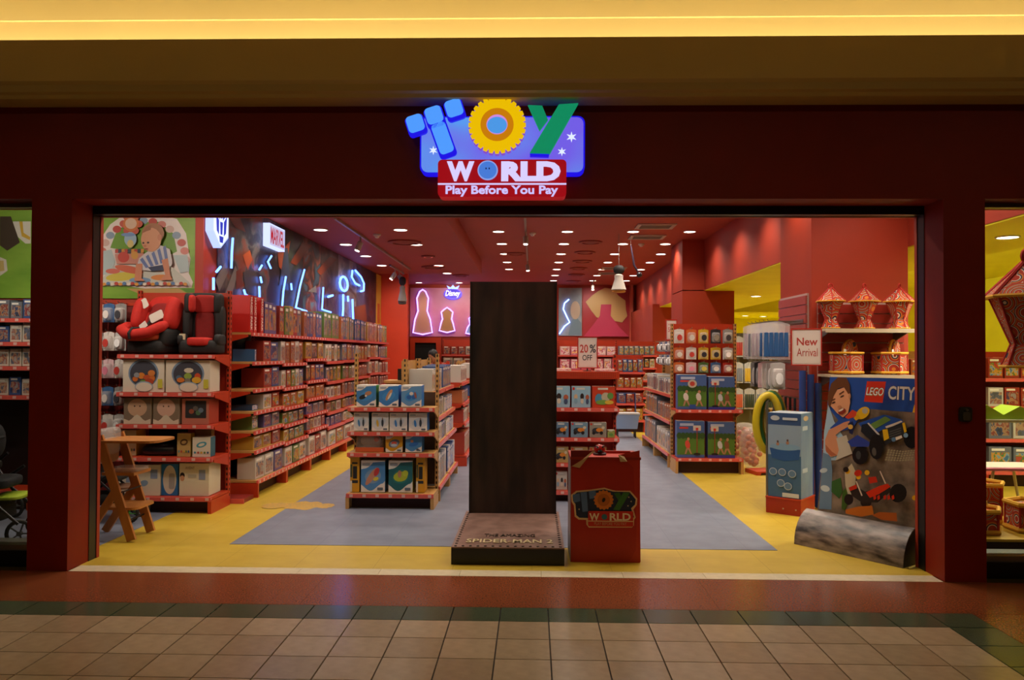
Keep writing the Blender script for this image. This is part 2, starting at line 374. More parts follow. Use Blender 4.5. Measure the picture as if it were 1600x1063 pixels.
c2 = MB(); c2.box(-1.22, 3.12, .46, YB, ZC2, ZC2+.05); c2.box(-4.8, -1.22, 12.1, YB, ZC2, ZC2+.05)
struct(c2.obj('ceiling', m_ceil))
# right hand bulkhead, yellow side hall
m_pink = mat('bulkhead red', '#a43620', .6, noise=.03, nscale=2)
bk = MB(); bk.box(3.12, 3.22, 4.0, YB, 2.80, ZC2); bk.box(4.03, 4.13, .46, 3.9, 2.80, ZC2); bk.box(3.12, 4.13, 3.9, 4.0, 2.80, ZC2)
struct(bk.obj('wall_bulkhead', m_pink))
struct(B(3.12, 4.03, .46, 3.9, ZC2, ZC2+.05).obj('ceiling', m_ceil))
yc = MB(); yc.box(3.125, 5.2, 3.905, 16, 2.785, 2.80); yc.box(4.035, 5.2, .46, 3.905, 2.785, 2.80)
struct(yc.obj('ceiling', m_yel))
struct(B(5.15, 5.2, .46, 16, 2.80, 3.15).obj('trim_5', m_yel))
struct(B(5.2, 9, .46, 16, 3.15, 3.2).obj('ceiling', m_yel))
struct(B(9, 9.1, .46, 16, 0, 3.2).obj('wall_right', m_yel))
struct(B(3.6, 9, 16, 20, 2.785, 2.80).obj('ceiling', m_yel))
struct(B(3.6, 9, 16, 16.04, 2.80, 3.2).obj('trim_8', m_yel))
struct(B(4.4, 9, 20, 20.1, 0, 3.2).obj('wall_side_hall', m_yel))
struct(B(9, 9.1, 16, 20, 0, 3.2).obj('wall_right_rear', m_yel))
struct(B(4.4, 4.5, 18.5, 20, 0, 2.785).obj('wall_hall_side', m_yel))
# columns
col1 = struct(B(3.0, 4.03, 2.83, 3.9, 0, ZC2).obj('wall_pillar_near', m_wall))
col2 = struct(B(2.72, 3.66, 8.75, 9.9, 0, 2.784).obj('wall_pillar_far', m_wall))
struct(B(2.72, 3.12, 8.75, 9.9, 2.8, ZC2).obj('wall_pillar_far_head', m_wall))
struct(B(2.95, 3.6, YB-4.6, YB, 0, 2.86).obj('wall_back_right', m_wall))
# ================================================================== CEILING FIXTURES
m_lamp, m_lampb = glow('#fff2e0', 9), glow('#e6e6ff', 10)
m_ring = M('#d8d0c8', .4)
ring_me = MB().lathe([(.095, -.012), (.11, -.012), (.11, 0), (.095, 0), (.095, -.012)], 20, caps=False).mesh('trim_ring', m_ring, True)
lens_me = MB().lathe([(.094, -.006), (.094, -.002)], 20).mesh('lens', m_lamp)
lensb_me = MB().lathe([(.094, -.006), (.094, -.002)], 20).mesh('lens', m_lampb)
def downlight(x, y, z, label, power, color=(1, .87, .72), blue=False, group='recessed ceiling downlights'):
    t = thing('ceiling_downlight', label, 'downlight', (x, y, z), 0, group)
    link('trim_ring', ring_me, t); link('lens', lensb_me if blue else lens_me, t)
    light('downlight_beam', 'SPOT', (x, y, z-.03), power, color, spot_size=math.radians(140), spot_blend=.7, shadow_soft_size=.07)
ROWY = [1.65+1.53*i for i in range(11)]
for ci, x in enumerate((-.6, .58, 1.70, 2.66)):
    for ri, y in enumerate(ROWY):
        if x == 2.66 and 8.4 < y < 10.2: x_ = 2.5
        else: x_ = x
        if x == -.6 and ri > 8: continue
        downlight(x_, y, ZC2, 'round white downlight, high ceiling, %s row from entrance, %s column from left' % (ORD[ri], ORD[ci]), SPOT_W, blue=(ci == 3 and ri in (6, 7)))
for ci, x in enumerate((-3.1, -1.93)):
    for ri, y in enumerate([.95+1.57*i for i in range(8)]):
        if ci == 0 and y > 11: continue
        downlight(x, y, ZC1, 'round white downlight, lower left ceiling, %s from the entrance, %s' % (ORD[ri], 'beside mural wall' if ci == 0 else 'away from mural wall'), SPOT_W_LEFT)
for x, y in ((-4.3, 1.2), (-5.2, 1.2), (-6.5, 1.3)): downlight(x, y, ZC1, 'added round downlight above the left window bay, %s' % ('nearest the entrance' if x > -5 else 'middle one' if x > -6 else 'farthest from the entrance'), SPOT_W_LEFT)  # out of view, added to brighten the left bay and baby shelf
for i, (x, y, z) in enumerate(((4.3, 7, 2.785), (4.4, 10, 2.785), (4.5, 13, 2.785), (6, 5.5, 3.15), (6.2, 9, 3.15), (6.4, 12, 3.15), (6, 2.2, 3.15), (7.6, 2.2, 3.15), (4.6, 2, 2.785), (6.3, 18, 2.785), (6.95, 18.4, 2.785), (7.8, 18, 2.785), (5.3, 18.2, 2.785))):
    downlight(x, y, z, 'round downlight in the yellow side hall ceiling, %s of thirteen' % ORD[i], YEL_W, (1, .97, .8))
for i, (x, y) in enumerate(((3.5, .95), (3.5, 2.0))): downlight(x, y, ZC2, 'added round downlight in front of the near pillar, %s' % ('closer to the entrance', 'closer to the pillar')[i], SPOT_W)  # unseen pair, added to brighten the lanterns and the poster
for i, x in enumerate((-2.3, -.8, .8, 2.3)): downlight(x, .78, ZC1 if x < -1.2 else ZC2, 'added round downlight just inside the entrance, %s from left' % ORD[i], SPOT_W*.5)  # unseen row, added for more light on slab and poster
# lit slot of the yellow side hall
light('side_hall_cove', 'AREA', (5.32, 6, 2.95), 120, (1, .95, .6), (0, math.radians(-120), 0), shape='RECTANGLE', size=.08, size_y=11)
# track with a spot head, left ceiling; second track in the middle
m_trk = M('#8a7068', .4)
def track(x, y0, y1, z, heads, label):
    t = thing('spotlight_track', label, 'track light', (x, y0, z))
    B(-.018, .018, 0, y1-y0, -.035, -.002).obj('rail', m_trk, t)
    for hy, aim in heads:
        h = MB().tube([(0, hy-y0, -.035), (0, hy-y0, -.12)], .012).tube([(0, hy-y0, -.12), (aim*.09, hy-y0-.03, -.25)], .045, 12).obj('spot_head', M('#a89a90', .35), t, True)
        MB().tube([(aim*.09, hy-y0-.03, -.25), (aim*.094, hy-y0-.031, -.256)], .036, 12).obj('spot_lens', m_lamp, h)
def wash(x, y, z, aim, power, color=(1, .88, .74)):
    d = (Vector(aim)-Vector((x, y, z))).to_track_quat('-Z', 'Y').to_euler()
    light('wash_beam', 'SPOT', (x, y, z), power, color, tuple(d), spot_size=math.radians(95), spot_blend=.8, shadow_soft_size=.04)
track(-4.3, .55, 2.2, ZC1, ((.75, 0), (1.6, 0)), 'added short grey track over the left window bay to brighten the green mural')  # unseen track, added because the green mural came out too dark
wash(-4.2, .72, ZC1-.28, (-4.4, 2.65, 2.7), 75); wash(-5.6, .72, ZC1-.28, (-5.9, 2.65, 2.6), 45)  # added lamps brightening the green mural; the far one has no head
wash(-2.7, 6.1, ZC1-.28, (XL, 6.6, 1.6), 60); wash(-2.95, 10.75, ZC1-.27, (XL, 10.4, 1.9), 60); wash(-2.85, 11.3, ZC1-.27, (-3.0, 12.6, 2.2), 50)
wash(1.72, 17.15, ZC2-.27, (1.8, 18.5, 2.6), 60); wash(-2.2, 16.6, ZC2-.2, (-2.4, 18.5, 2.7), 90); wash(-.6, 16.6, ZC2-.2, (-.4, 18.5, 2.7), 60)  # last two have no head, added to brighten the pink mural
for i, x in enumerate((-3.4, -2.2, -.8)): downlight(x, 17.75, ZC2, 'round downlight close to the back wall mural, %s from left' % ORD[i], SPOT_W*.5)
track(-2.62, 4.6, 11.0, ZC1, ((6.15, -.5),), 'grey track with one spotlight on the left red ceiling')
track(-.13, 6.0, 12.5, ZC2, ((7.6, 0), (11.9, .1)), 'grey track with two spotlights on the middle red ceiling')
track(-2.9, 10.2, 11.9, ZC1, ((10.8, -.9), (11.3, .8)), 'short grey track with two bright spotlights before the orange wall')
track(1.72, 16.6, 17.7, ZC2, ((17.2, 0),), 'short grey track with one spotlight above the pink mural')
# air grilles and dark round diffusers
for i, (px, py, w_, d_) in enumerate(((1024, 353, .62, .5), (1011, 370, .62, .5), (959, 419, .6, .5), (953, 427, .6, .5))):
    c = onz(px, py, ZC2)
    t = thing('air_grille', 'grey rectangular air grille in the red ceiling, %s from the entrance' % ORD[i], 'grille', (c.x, c.y, ZC2), 0, 'ceiling air grilles')
    f = MB(); f.box(-w_/2, w_/2, -d_/2, -d_/2+.06, -.02, -.001).box(-w_/2, w_/2, d_/2-.06, d_/2, -.02, -.001).box(-w_/2, -w_/2+.06, -d_/2+.06, d_/2-.06, -.02, -.001).box(w_/2-.06, w_/2, -d_/2+.06, d_/2-.06, -.02, -.001)
    f.obj('frame', M('#b09a94', .5), t); B(-w_/2+.06, w_/2-.06, -d_/2+.06, d_/2-.06, -.006, -.001).obj('backing', M('#2c2220', .8), t)
    for k in range(5): B(-w_/2+.06, w_/2-.06, -d_/2+.1+k*.075, -d_/2+.125+k*.075, -.017, -.008).obj('slat', M('#8d7c76', .5), t)
m_dif = M('#8a2620', .6)
for i, (px, py, z, r) in enumerate(((632, 378, ZC1, .27), (677, 417, ZC1, .25), (669, 400, ZC1, .13), (806, 396, ZC2, .2), (720, 430, ZC2, .22), (923, 378, ZC2, .22), (914, 394, ZC2, .22), (910, 408, ZC2, .22), (904, 419, ZC2, .22), (901, 429, ZC2, .22), (896, 439, ZC2, .22))):
    c = onz(px, py, z)
    t = thing('air_diffuser', 'round dark red air diffuser in the %s ceiling, %s from the entrance' % ('left' if z == ZC1 else 'middle', ORD[i]), 'diffuser', (c.x, c.y, z), 0, 'round ceiling diffusers')
    MB().lathe([(r, -.004), (r, -.018), (r*.72, -.03), (r*.7, -.012)], 24, caps=False).obj('outer_ring', m_dif, t, True)
    MB().lathe([(r*.55, -.002), (r*.55, -.02), (r*.2, -.035), (.01, -.035)], 24).obj('inner_cone', m_dif, t, True)
for i, (px, py, z) in enumerate(((589, 366, ZC1), (1002, 381, ZC2), (832, 364, ZC2), (740, 393, ZC2))):
    c = onz(px, py, z)
    t = thing('smoke_detector', 'small pale smoke detector on the red ceiling, %s from left' % ('first', 'last', 'third', 'second')[i], 'detector', (c.x, c.y, z), 0, 'ceiling smoke detectors')
    MB().lathe([(.06, -.001), (.06, -.02), (.05, -.03)], 16).obj('base', M('#c9b6aa', .5), t, True); MB().lathe([(.036, -.03), (.03, -.055), (.01, -.06)], 16).obj('dome', M('#d8c8be', .4), t, True)

# ================================================================== SHOP SIGN (lightbox on the red fascia)
def S(px, py, y=-.12): p_ = ony(px, py, y); return (p_.x, p_.z)
def sp(pts, y=-.12): return [S(a, b, y) for a, b in pts]
sg = thing('shop_sign', 'glowing blue lightbox shop sign with TOY and red WORLD plate above entrance', 'sign')
g_blue, g_lblue, g_deep = glow('#5f62ff', 1.0), glow('#4f9bff', 1.0), glow('#1c10f0', .9)
x0, z1 = S(656, 181); x1, z0 = S(914, 271)
MB().prism(rrect(x0, x1, z0, z1, .05), -.105, -.005).obj('panel_edge', g_deep, sg)
def grad_glow():
    m = bpy.data.materials.new('lightbox face'); m.use_nodes = True; t = m.node_tree; b = t.nodes['Principled BSDF']; b.inputs['Base Color'].default_value = (.02, .02, .05, 1)
    tc = nn(t, 'ShaderNodeTexCoord'); n = nn(t, 'ShaderNodeTexNoise'); n.inputs['Scale'].default_value = 2.2; n.inputs['Detail'].default_value = 1
    t.links.new(tc.outputs['Object'], n.inputs['Vector']); r = nn(t, 'ShaderNodeValToRGB'); r.color_ramp.elements[0].position = .38; r.color_ramp.elements[1].position = .64
    r.color_ramp.elements[0].color = lin('#7a64f6'); r.color_ramp.elements[1].color = lin('#5fa4ff')
    t.links.new(n.outputs['Fac'], r.inputs[0]); t.links.new(r.outputs[0], b.inputs['Emission Color']); b.inputs['Emission Strength'].default_value = .85; return m
MB().prism(rrect(x0+.012, x1-.012, z0+.012, z1-.012, .045), -.115, -.105).obj('light_panel', grad_glow(), sg)
# letter T: three round-edged blocks and a long peg
lt = link('letter_t', None, sg)
def block(px, py, w_, h_, ang, y0, y1, name, parent, m_f, m_e):
    cx, cz = S(px, py); k = 5.72/FPX
    xf = Matrix.Translation((cx, 0, cz)) @ Matrix.Rotation(ang, 4, 'Y')
    o = MB().prism(rrect(-w_*k/2, w_*k/2, -h_*k/2, h_*k/2, .028), y0, y1, xf=xf).obj(name, [m_f], parent)
    return o
for (px, py) in ((650, 195), (679, 182), (710, 171)):
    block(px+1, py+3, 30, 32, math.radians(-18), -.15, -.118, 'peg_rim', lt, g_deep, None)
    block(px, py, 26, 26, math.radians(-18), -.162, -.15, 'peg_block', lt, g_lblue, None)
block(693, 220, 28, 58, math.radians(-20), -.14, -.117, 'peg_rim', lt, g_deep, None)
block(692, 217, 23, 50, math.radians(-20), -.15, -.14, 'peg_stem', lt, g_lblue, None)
# letter O: gear
gx, gz = S(777, 197); k = 5.70/FPX
pts = []
for i in range(28):
    a = 2*math.pi*i/28
    for da, rr in ((-.105, 40), (-.06, 45), (.06, 45), (.105, 40)): pts.append((gx+k*rr*math.cos(a+da), gz+k*rr*math.sin(a+da)))
og = MB().prism(pts, -.155, -.12).obj('letter_o', glow('#f0c000', .95), sg)
MB().prism([(a+(0), b-.012) for a, b in pts], -.135, -.118).obj('gear_lower_edge', glow('#9a58e0', .7), og)  # purple copy of the gear outline, set slightly lower
MB().prism(ell(gx, gz, k*26, k*26, 32), -.16, -.155).obj('gear_ring', glow('#d08008', .9), og)
MB().prism(ell(gx, gz, k*16.5, k*15.5, 28), -.163, -.16).obj('gear_hole_rim', glow('#d890e8', .9), og)
MB().prism(ell(gx, gz-.006, k*15.5, k*13, 28), -.166, -.163).obj('gear_hole', glow('#4f9ff0', .9), og)
# letter Y
ly = link('letter_y', None, sg)
MB().prism(sp([(825, 166), (847, 167), (856, 189), (843, 206)]), -.15, -.12).obj('short_arm', glow('#0a9a68', .75), ly)
MB().prism(sp([(873, 166), (903, 164), (859, 242), (828, 241)]), -.165, -.12).obj('long_arm', glow('#0b9c6a', .75), ly)
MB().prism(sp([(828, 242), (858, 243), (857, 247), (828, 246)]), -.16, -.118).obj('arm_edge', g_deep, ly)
for (px, py, r) in ((677, 235, 7), (893, 214, 8.5), (878, 237, 7)):
    cx, cz = S(px, py)
    MB().prism([(cx+k*(r if i % 2 == 0 else r*.38)*math.cos(math.pi*i/6+.5236), cz+k*(r if i % 2 == 0 else r*.38)*math.sin(math.pi*i/6+.5236)) for i in range(12)], -.121, -.115).obj('star', glow('#dce6ff', 1.1), sg)
# red name plate
x0, z1 = S(684, 249, -.2); x1, z0 = S(885, 307, -.2)
npl = MB().prism(rrect(x0, x1, z0, z1, .03), -.19, -.05).obj('name_plate', glow('#c0061a', .62), sg)
for s_, a, b, c_, d in (('W', 698, 741, 252, 283), ('RLD', 783, 876, 252, 283)):
    xa, za = S(a, d, -.2); xb, zb = S(b, c_, -.2); text_mb(s_, xa, xb, za, zb, -.2, .01, .06).obj('lettering', glow('#d6ccff', 1.05), npl)
bx, bz = S(762, 266, -.2); k2 = 5.63/FPX
MB().prism(ell(bx, bz, k2*16, k2*15.5, 28), -.2, -.19).obj('button_rim', glow('#8fa8f0', .9), npl)
MB().prism(ell(bx, bz, k2*14, k2*13.5, 28), -.204, -.2).obj('button', glow('#4a80e0', .9), npl)
for dx in (-2.5, 2.5): MB().prism(ell(bx+k2*dx, bz+k2*2.5, k2*1.2, k2*1.6, 8), -.206, -.204).obj('button_hole', glow('#203070', .5), npl)
xa, za = S(684, 288.5, -.2); xb, zb = S(885, 286, -.2); B(xa, xb, -.197, -.19, za, zb).obj('divider_line', glow('#d6ccff', 1), npl)
xa, za = S(696, 307, -.2); xb, zb = S(872, 289.5, -.2); text_mb('Play Before You Pay', xa, xb, za, zb, -.197, .007, .028).obj('slogan', glow('#cfc4ff', 1), npl)['kind'] = 'stuff'
# ================================================================== SHELVING AND BOXES
m_sred = mat('shelf red', '#b03416', .4, noise=.04, nscale=6)
m_rail = mat('price rail', '#d45a50', .25, noise=.04, nscale=10)
m_tan = mat('shelf tan', '#b8894c', .45, noise=.05, nscale=6)
m_dark = M('#231412', .7)
m_tag = M('#d8a8a0', .4)
def carton_mesh(pr, inset=.012):
    bm = bmesh.new()
    vs = [bm.verts.new(p_) for p_ in ((-.5, 0, 0), (.5, 0, 0), (.5, 1, 0), (-.5, 1, 0), (-.5, 0, 1), (.5, 0, 1), (.5, 1, 1), (-.5, 1, 1))]
    for f in ((0, 3, 2, 1), (4, 5, 6, 7), (0, 1, 5, 4), (1, 2, 6, 5), (2, 3, 7, 6), (3, 0, 4, 7)): bm.faces.new([vs[i] for i in f])
    bm.faces.ensure_lookup_table()
    bmesh.ops.bevel(bm, geom=list(bm.edges), offset=inset, segments=1, affect='EDGES')
    bm.normal_update()
    for f in bm.faces: f.material_index = 1 if f.normal.y < -.9 else 0
    me = bpy.data.meshes.new('carton'); bm.to_mesh(me); bm.free()
    me.materials.append(CARTON); me.materials.append(pr); return me
CART = [carton_mesh(p_) for p_ in PRINTS]
PLAIN = carton_mesh(CARTON)
COLS = [('#a0562a', 'orange'), ('#666a74', 'grey'), ('#344e80', 'blue'), ('#94301f', 'red'), ('#bdb6aa', 'white'), ('#4a3c36', 'brown'), ('#5a5080', 'purple'), ('#56702f', 'green'), ('#aa842c', 'yellow')]
def carton(mw, lx, ly, lz, w_, d_, h_, color, pr, label, group=None, name='toy_box', rz=0., cat='box', me=None):
    o = link(name, me or (CART[pr] if pr is not None else PLAIN))
    m_ = mw @ Matrix.Translation((lx, ly, lz+.0015)) @ Matrix.Rotation(rz, 4, 'Z') @ Matrix.Diagonal((w_, d_, h_, 1))
    o.matrix_world = m_; o.color = lin(color); tag(o, label, cat, group); return o
SLOT = {}
def upright_mesh(h_, m_, d_=.05, w_=.035):
    key = (round(h_, 2), m_.name, d_, w_)
    if key not in SLOT:
        b = B(-w_/2, w_/2, -d_, 0, 0, h_).mesh('upright', m_)
        s_ = MB(); z = .1
        while z < h_-.03:
            s_.box(-w_*.2, w_*.2, -d_-.0015, -d_+.001, z, z+.028); s_.box(-w_/2-.0015, -w_/2+.001, -d_*.6, -d_*.3, z, z+.028); s_.box(w_/2-.001, w_/2+.0015, -d_*.6, -d_*.3, z, z+.028); z += .055
        SLOT[key] = (b, s_.mesh('slots', M('#140c0a', .8)))
    return SLOT[key]
def shelf_unit(name, label, cat, loc, rot, W, H, levels, m_fr, m_sh, m_bk, group=None, kick=True, tags=True, back_h=None, ends='both', rail=None):
    t = thing(name, label, cat, loc, rot, group)
    if m_bk: B(.02, W-.02, -.02, -.002, .08, back_h or H-.02).obj('back_panel', m_bk, t)
    b, s_ = upright_mesh(H, m_fr)
    for x in ((.0175, W-.0175) if ends == 'both' else (.0175,)):
        u = link('upright', b, t, (x, -.02, 0)); q = link('slots', s_, u); q['kind'] = 'stuff'
    d0 = levels[0][1]
    foot = MB().prism([(-.02, 0), (-d0+.03, 0), (-d0+.03, levels[0][0]-.03), (-.02, levels[0][0]-.03)], -.018, .018, 'x').mesh('foot', m_fr)
    for x in (.0175, W-.0175): link('foot', foot, t, (x, -.05, 0))
    if kick: B(.04, W-.04, -d0+.1, -d0+.115, .0, levels[0][0]-.03).obj('kick_plate', M('#3a0e0a', .6), t)
    for z, d_ in levels:
        sh = B(.004, W-.004, -d_, -.072, z-.025, z).obj('shelf', m_sh, t)
        B(.004, W-.004, -d_-.022, -d_-.001, z-.042, z-.001).obj('price_rail', rail or m_rail, sh)
        if z > .3:
            br = MB().prism([(-.072, z-.13), (-.072, z-.026), (-d_+.03, z-.026), (-d_+.03, z-.05)], 0, .012, 'x').mesh('bracket', m_fr)
            for x in (.003, W-.015): link('bracket', br, sh, (x, 0, 0))
        if tags:
            q = MB(); n = max(3, int(W/.13))
            for k_ in range(n):
                x = .04+(W-.1)*k_/(n-1); q.box(x, x+.035, -d_-.0245, -d_-.022, z-.032, z-.004)
            q = q.obj('price_tags', m_tag, sh); q['kind'] = 'stuff'
    bpy.context.view_layer.update()
    return t, Matrix.Translation(loc) @ Matrix.Rotation(rot, 4, 'Z')
random.seed(11)
# ---------------- long run along the left mural wall
RUNZ = [(.19, .46), (.52, .43), (.74, .42), (.96, .42), (1.21, .41), (1.52, .40), (1.85, .38)]
GRP = 'toy boxes on the left wall shelving'
bayW = 1.06
for bay in range(8):
    y0 = 3.02+bay*bayW
    dz = 0 if bay < 1 else random.choice((-.02, 0, .02, -.03))
    lv = [(z+(dz if 0 < i < 6 else 0), d_) for i, (z, d_) in enumerate(RUNZ)]
    t, mw = shelf_unit('wall_shelf_unit', 'red wall shelving bay, %s from the entrance, below the dark mural' % ORD[bay], 'shelf', (XL+.003, y0, 0), math.pi/2, bayW-.004, 2.1, lv, m_sred, m_tan if bay == 0 else m_sred, m_dark, 'left wall shelving bays', tags=bay < 3)
    for li, (z, d_) in enumerate(lv):
        gap = (lv[li+1][0]-z-.05) if li < 6 else .44
        n = random.choice((3, 4, 4, 5)) if li else random.choice((2, 3))
        if li == 6: n = random.choice((4, 5, 6))
        kindc = random.sample(COLS, 2) if random.random() < .6 else COLS
        pr = random.choice((0, 1, 3, 0)); x = .05
        if bay == 0 and li in (2, 3, 4, 5): x = .42; n = 2
        wi = (bayW-.06-x)/n; h_ = gap*random.uniform(.84, .95)
        for k_ in range(n):
            if bay == 0 and li == 6 and k_ < 3: continue
            cn, cname = random.choice(kindc)
            if li == 0 and random.random() < .7: cn, cname = COLS[4]
            hh = h_*random.uniform(.93, 1); ww = wi*random.uniform(.9, .97)
            carton(mw, x+wi*(k_+.5), -d_+.02+random.uniform(0, .015), z, ww, random.uniform(.2, .28), hh, cn, pr,
                   '%s toy box, %s from near end, %s shelf up, %s left wall bay' % (cname, ORD[k_], ORD[li], ORD[bay]), GRP)
    if bay == 0:
        for q, (px, ww, cname) in enumerate(((.075, .1, 'first'), (.2, .1, 'second'), (.43, .1, 'third'))):
            o = thing('game_box', 'red game box with white spine lettering, %s from near end of top left shelf' % cname, 'box', mw @ Vector((px, -.36, 1.852)), math.pi/2, 'red game boxes on the top left shelf')
            MB().prism(rrect(-ww/2, ww/2, 0, .42, .004, 2), 0, .3).obj('carton', M('#b02018', .4), o)
            p_ = Print(-.0006); p_.poly(rrect(-ww/2+.012, ww/2-.012, .01, .41, .004, 2), '#c0281c')
            xf = Matrix.Translation((0, p_.y-.001, .21)) @ Matrix.Rotation(math.pi/2, 4, 'Y')
            text_mb('MAGIC PARK', -.19, .19, -.028, .028, 0, .0008, .02, 0, p_.mi(M('#e6ddd2', .5)), p_.mb, xf); p_.done('spine_print', o)
# storage boxes lying at the near end of the run
for q, (z, h_, c_) in enumerate(((1.52, .14, '#28527c'), (.96, .06, '#24405c'), (.74, .16, '#5c7c3c'))):
    carton(Matrix.Translation((XL, 3.06, 0)) @ Matrix.Rotation(math.pi/2, 4, 'Z'), .19, -.36, z, .2, .24, h_, c_, 2, '%s flat box lying at the near end of left wall shelving, shelf %s' % (('blue', 'navy', 'green')[q], ('six', 'four', 'three')[q]), GRP, rz=.25 if q == 0 else 0)

# ---------------- printed boxes with their own artwork
def art_box(name, label, x0, x1, z0, z1, yf, depth, side, draw, group=None, rz=0., cat='box', top='#d8d0c4'):
    w_, h_ = x1-x0, z1-z0
    t = thing(name, label, cat, ((x0+x1)/2, yf, z0+.0015), rz, group)
    mb = MB().prism(rrect(-w_/2, w_/2, 0, h_, .004, 2), 0, depth)
    mb.obj('carton', M(side, .4), t)
    B(-w_/2+.002, w_/2-.002, .002, depth-.002, h_, h_+.001).obj('lid', M(top, .45), t)
    p_ = Print(-.0004); draw(p_, w_, h_); p_.done('front_print', t); return t
def pool_art(bg, blob, mid='#3f86c4'):
    def f(p, w_, h_):
        p.poly([(-w_/2, 0), (w_/2, 0), (w_/2, h_), (-w_/2, h_)], '#ddd8d0')
        top = [(-w_/2+.0, h_*.72)]+[(-w_/2+w_*(.1+.4*i/6), h_*(.74+.2*(i/6)**2)) for i in range(7)]+[(w_/2, h_*.97), (w_/2, h_*.36)]
        bot = [(w_/2-w_*(.08+.92*i/10), h_*(.16+.12*math.cos(i*.55))) for i in range(11)]
        p.poly(top+bot, bg)
        p.poly(ell(0, h_*.5, w_*.34, h_*.22, 18, rot=.4), mid)
        for (dx, dz, rx, rz, c_, ro) in blob: p.poly(ell(dx*w_, dz*h_, rx*w_, rz*h_, 12, rot=ro), c_)
        p.poly(rrect(-w_*.44, -w_*.12, h_*.84, h_*.92, .004, 2), '#9aa2ac')
        p.poly(rrect(w_*.18, w_*.42, h_*.06, h_*.15, .004, 2), '#5a6878')
    return f
def fall(px0, px1, py0, py1, y): a = ony(px0, py1, y); b = ony(px1, py0, y); return a.x, b.x, b.z-a.z
G2 = 'inflatable toy boxes on the tan end shelf'
# ---------------- tan end shelf left of the tall dark slab, with its gondola behind
EL, mw = shelf_unit('end_shelf', 'tan end shelf stacked with blue inflatable boxes, left of the dark slab', 'shelf', (-1.94, 2.86, 0), 0, .92, 1.62,
                    [(.16, .42), (.58, .39), (.80, .38), (1.055, .38)], m_tan, m_tan, None, back_h=1.06)
B(.02, .9, -.018, -.002, .2, 1.2).obj('back_panel', mat('dark board', '#4a3018', .6, noise=.1), EL)
yf = 2.86-.36
def put(nm, lab, pxa, pxb, z, h_, side, art, dep=.2, ly=yf, top='#d8d0c4'):
    a = ony(pxa, 600, ly).x; b = ony(pxb, 600, ly).x
    return art_box(nm, lab, a+.002, b-.002, z, z+h_, ly, dep, side, art, G2, top=top)
dk = [(.1, .62, .18, .1, '#a87858', .3), (-.18, .45, .2, .1, '#23262c', .4), (-.02, .5, .06, .05, '#d8d4cc', 0)]
fl = [(.02, .55, .1, .3, '#b88460', -.5), (.05, .5, .05, .18, '#d8cfc0', -.5)]
rd = [(-.12, .45, .12, .1, '#3060a8', 0), (.12, .45, .1, .09, '#3060a8', 0), (.2, .55, .06, .16, '#94584a', .2), (0, .62, .1, .08, '#d0c8c0', .2)]
put('inflatable_box', 'white box with black inflatable picture and green side, tan end shelf top', 557, 588, 1.06, .225, '#3d8a2c', pool_art('#3f7ab0', dk))
put('inflatable_box', 'white and blue box with air mattress picture, middle of tan end shelf top', 592, 623, 1.06, .225, '#1d6cb4', pool_art('#3878b8', fl))
put('inflatable_box', 'white and blue box with swim ring picture, right on tan end shelf top', 627, 659, 1.06, .225, '#1d6cb4', pool_art('#5c8cb8', rd))
pe = lambda c_: [(-.15, .42, .07, .2, c_, .15), (.14, .45, .07, .22, '#2b3440', 0), (.14, .68, .04, .06, '#8c6a54', 0)]
for q, (a, b, sd, c_) in enumerate(((553, 577, '#1d6cb4', '#3f74a4'), (581, 608, '#c0b428', '#d0a838'), (609, 637, '#1d6cb4', '#3a78b8'), (639, 668, '#1d6cb4', '#3a78b8'))):
    put('paddling_box', 'small white box with standing figures, %s from left, second tan shelf from top' % ORD[q], a, b, .806, .19, sd, pool_art('#c9c9c9', pe(c_), '#b4c0cc'))
put('inflatable_box', 'orange-yellow square box with round toy picture, tan end shelf third row', 603, 630, .586, .18, '#c88a18', pool_art('#c8921c', [(0, .45, .24, .2, '#8890a0', 0), (0, .52, .16, .1, '#c8503c', 0), (0, .4, .18, .08, '#b8c4d0', 0)], '#5c6470'))
put('inflatable_box', 'blue and white box with swimming ring, right end of tan third row', 634, 660, .586, .185, '#1d6cb4', pool_art('#4a88c0', [(0, .45, .3, .12, '#2c68b4', .2), (-.1, .62, .1, .08, '#b08468', 0), (.25, .14, .09, .07, '#343c48', 0)]))
t = thing('shark_pack', 'clear wrapped grey and orange inflatable pack, left of tan third row', 'toy pack', (ony(577, 690, yf).x, yf+.11, .5825))
MB().pill((0, 0, .095), .155, .09, .09, .5, .5).obj('clear_bag', WRAP, t, True)
MB().pill((0, -.01, .11), .11, .06, .06, .8, .8).obj('toy_body', M('#b4aca4', .5), t, True); MB().pill((.06, -.05, .13), .03, .022, .03, 1, 1).obj('toy_fin', M('#d85a20', .5), t, True)
B(-.15, .15, -.095, -.092, .002, .05).obj('card_header', M('#d06030', .5), t)
put('inflatable_box', 'large blue box with air mattress picture, bottom shelf of tan end shelf', 565, 603, .165, .33, '#1d6cb4', pool_art('#4a84bc', [(-.05, .5, .12, .34, '#c08468', -.6), (.15, .64, .1, .14, '#c03a3c', -.4), (.12, .42, .12, .06, '#d0c040', .4)], '#7898b8'))
put('inflatable_box', 'large teal box with yellow-green float, bottom shelf of tan end shelf', 608, 646, .165, .33, '#b8c020', pool_art('#1c6068', [(0, .5, .3, .16, '#a8b430', .2), (.2, .6, .12, .1, '#b4c038', 0), (-.04, .58, .08, .12, '#b07c60', 0)], '#28746c'))
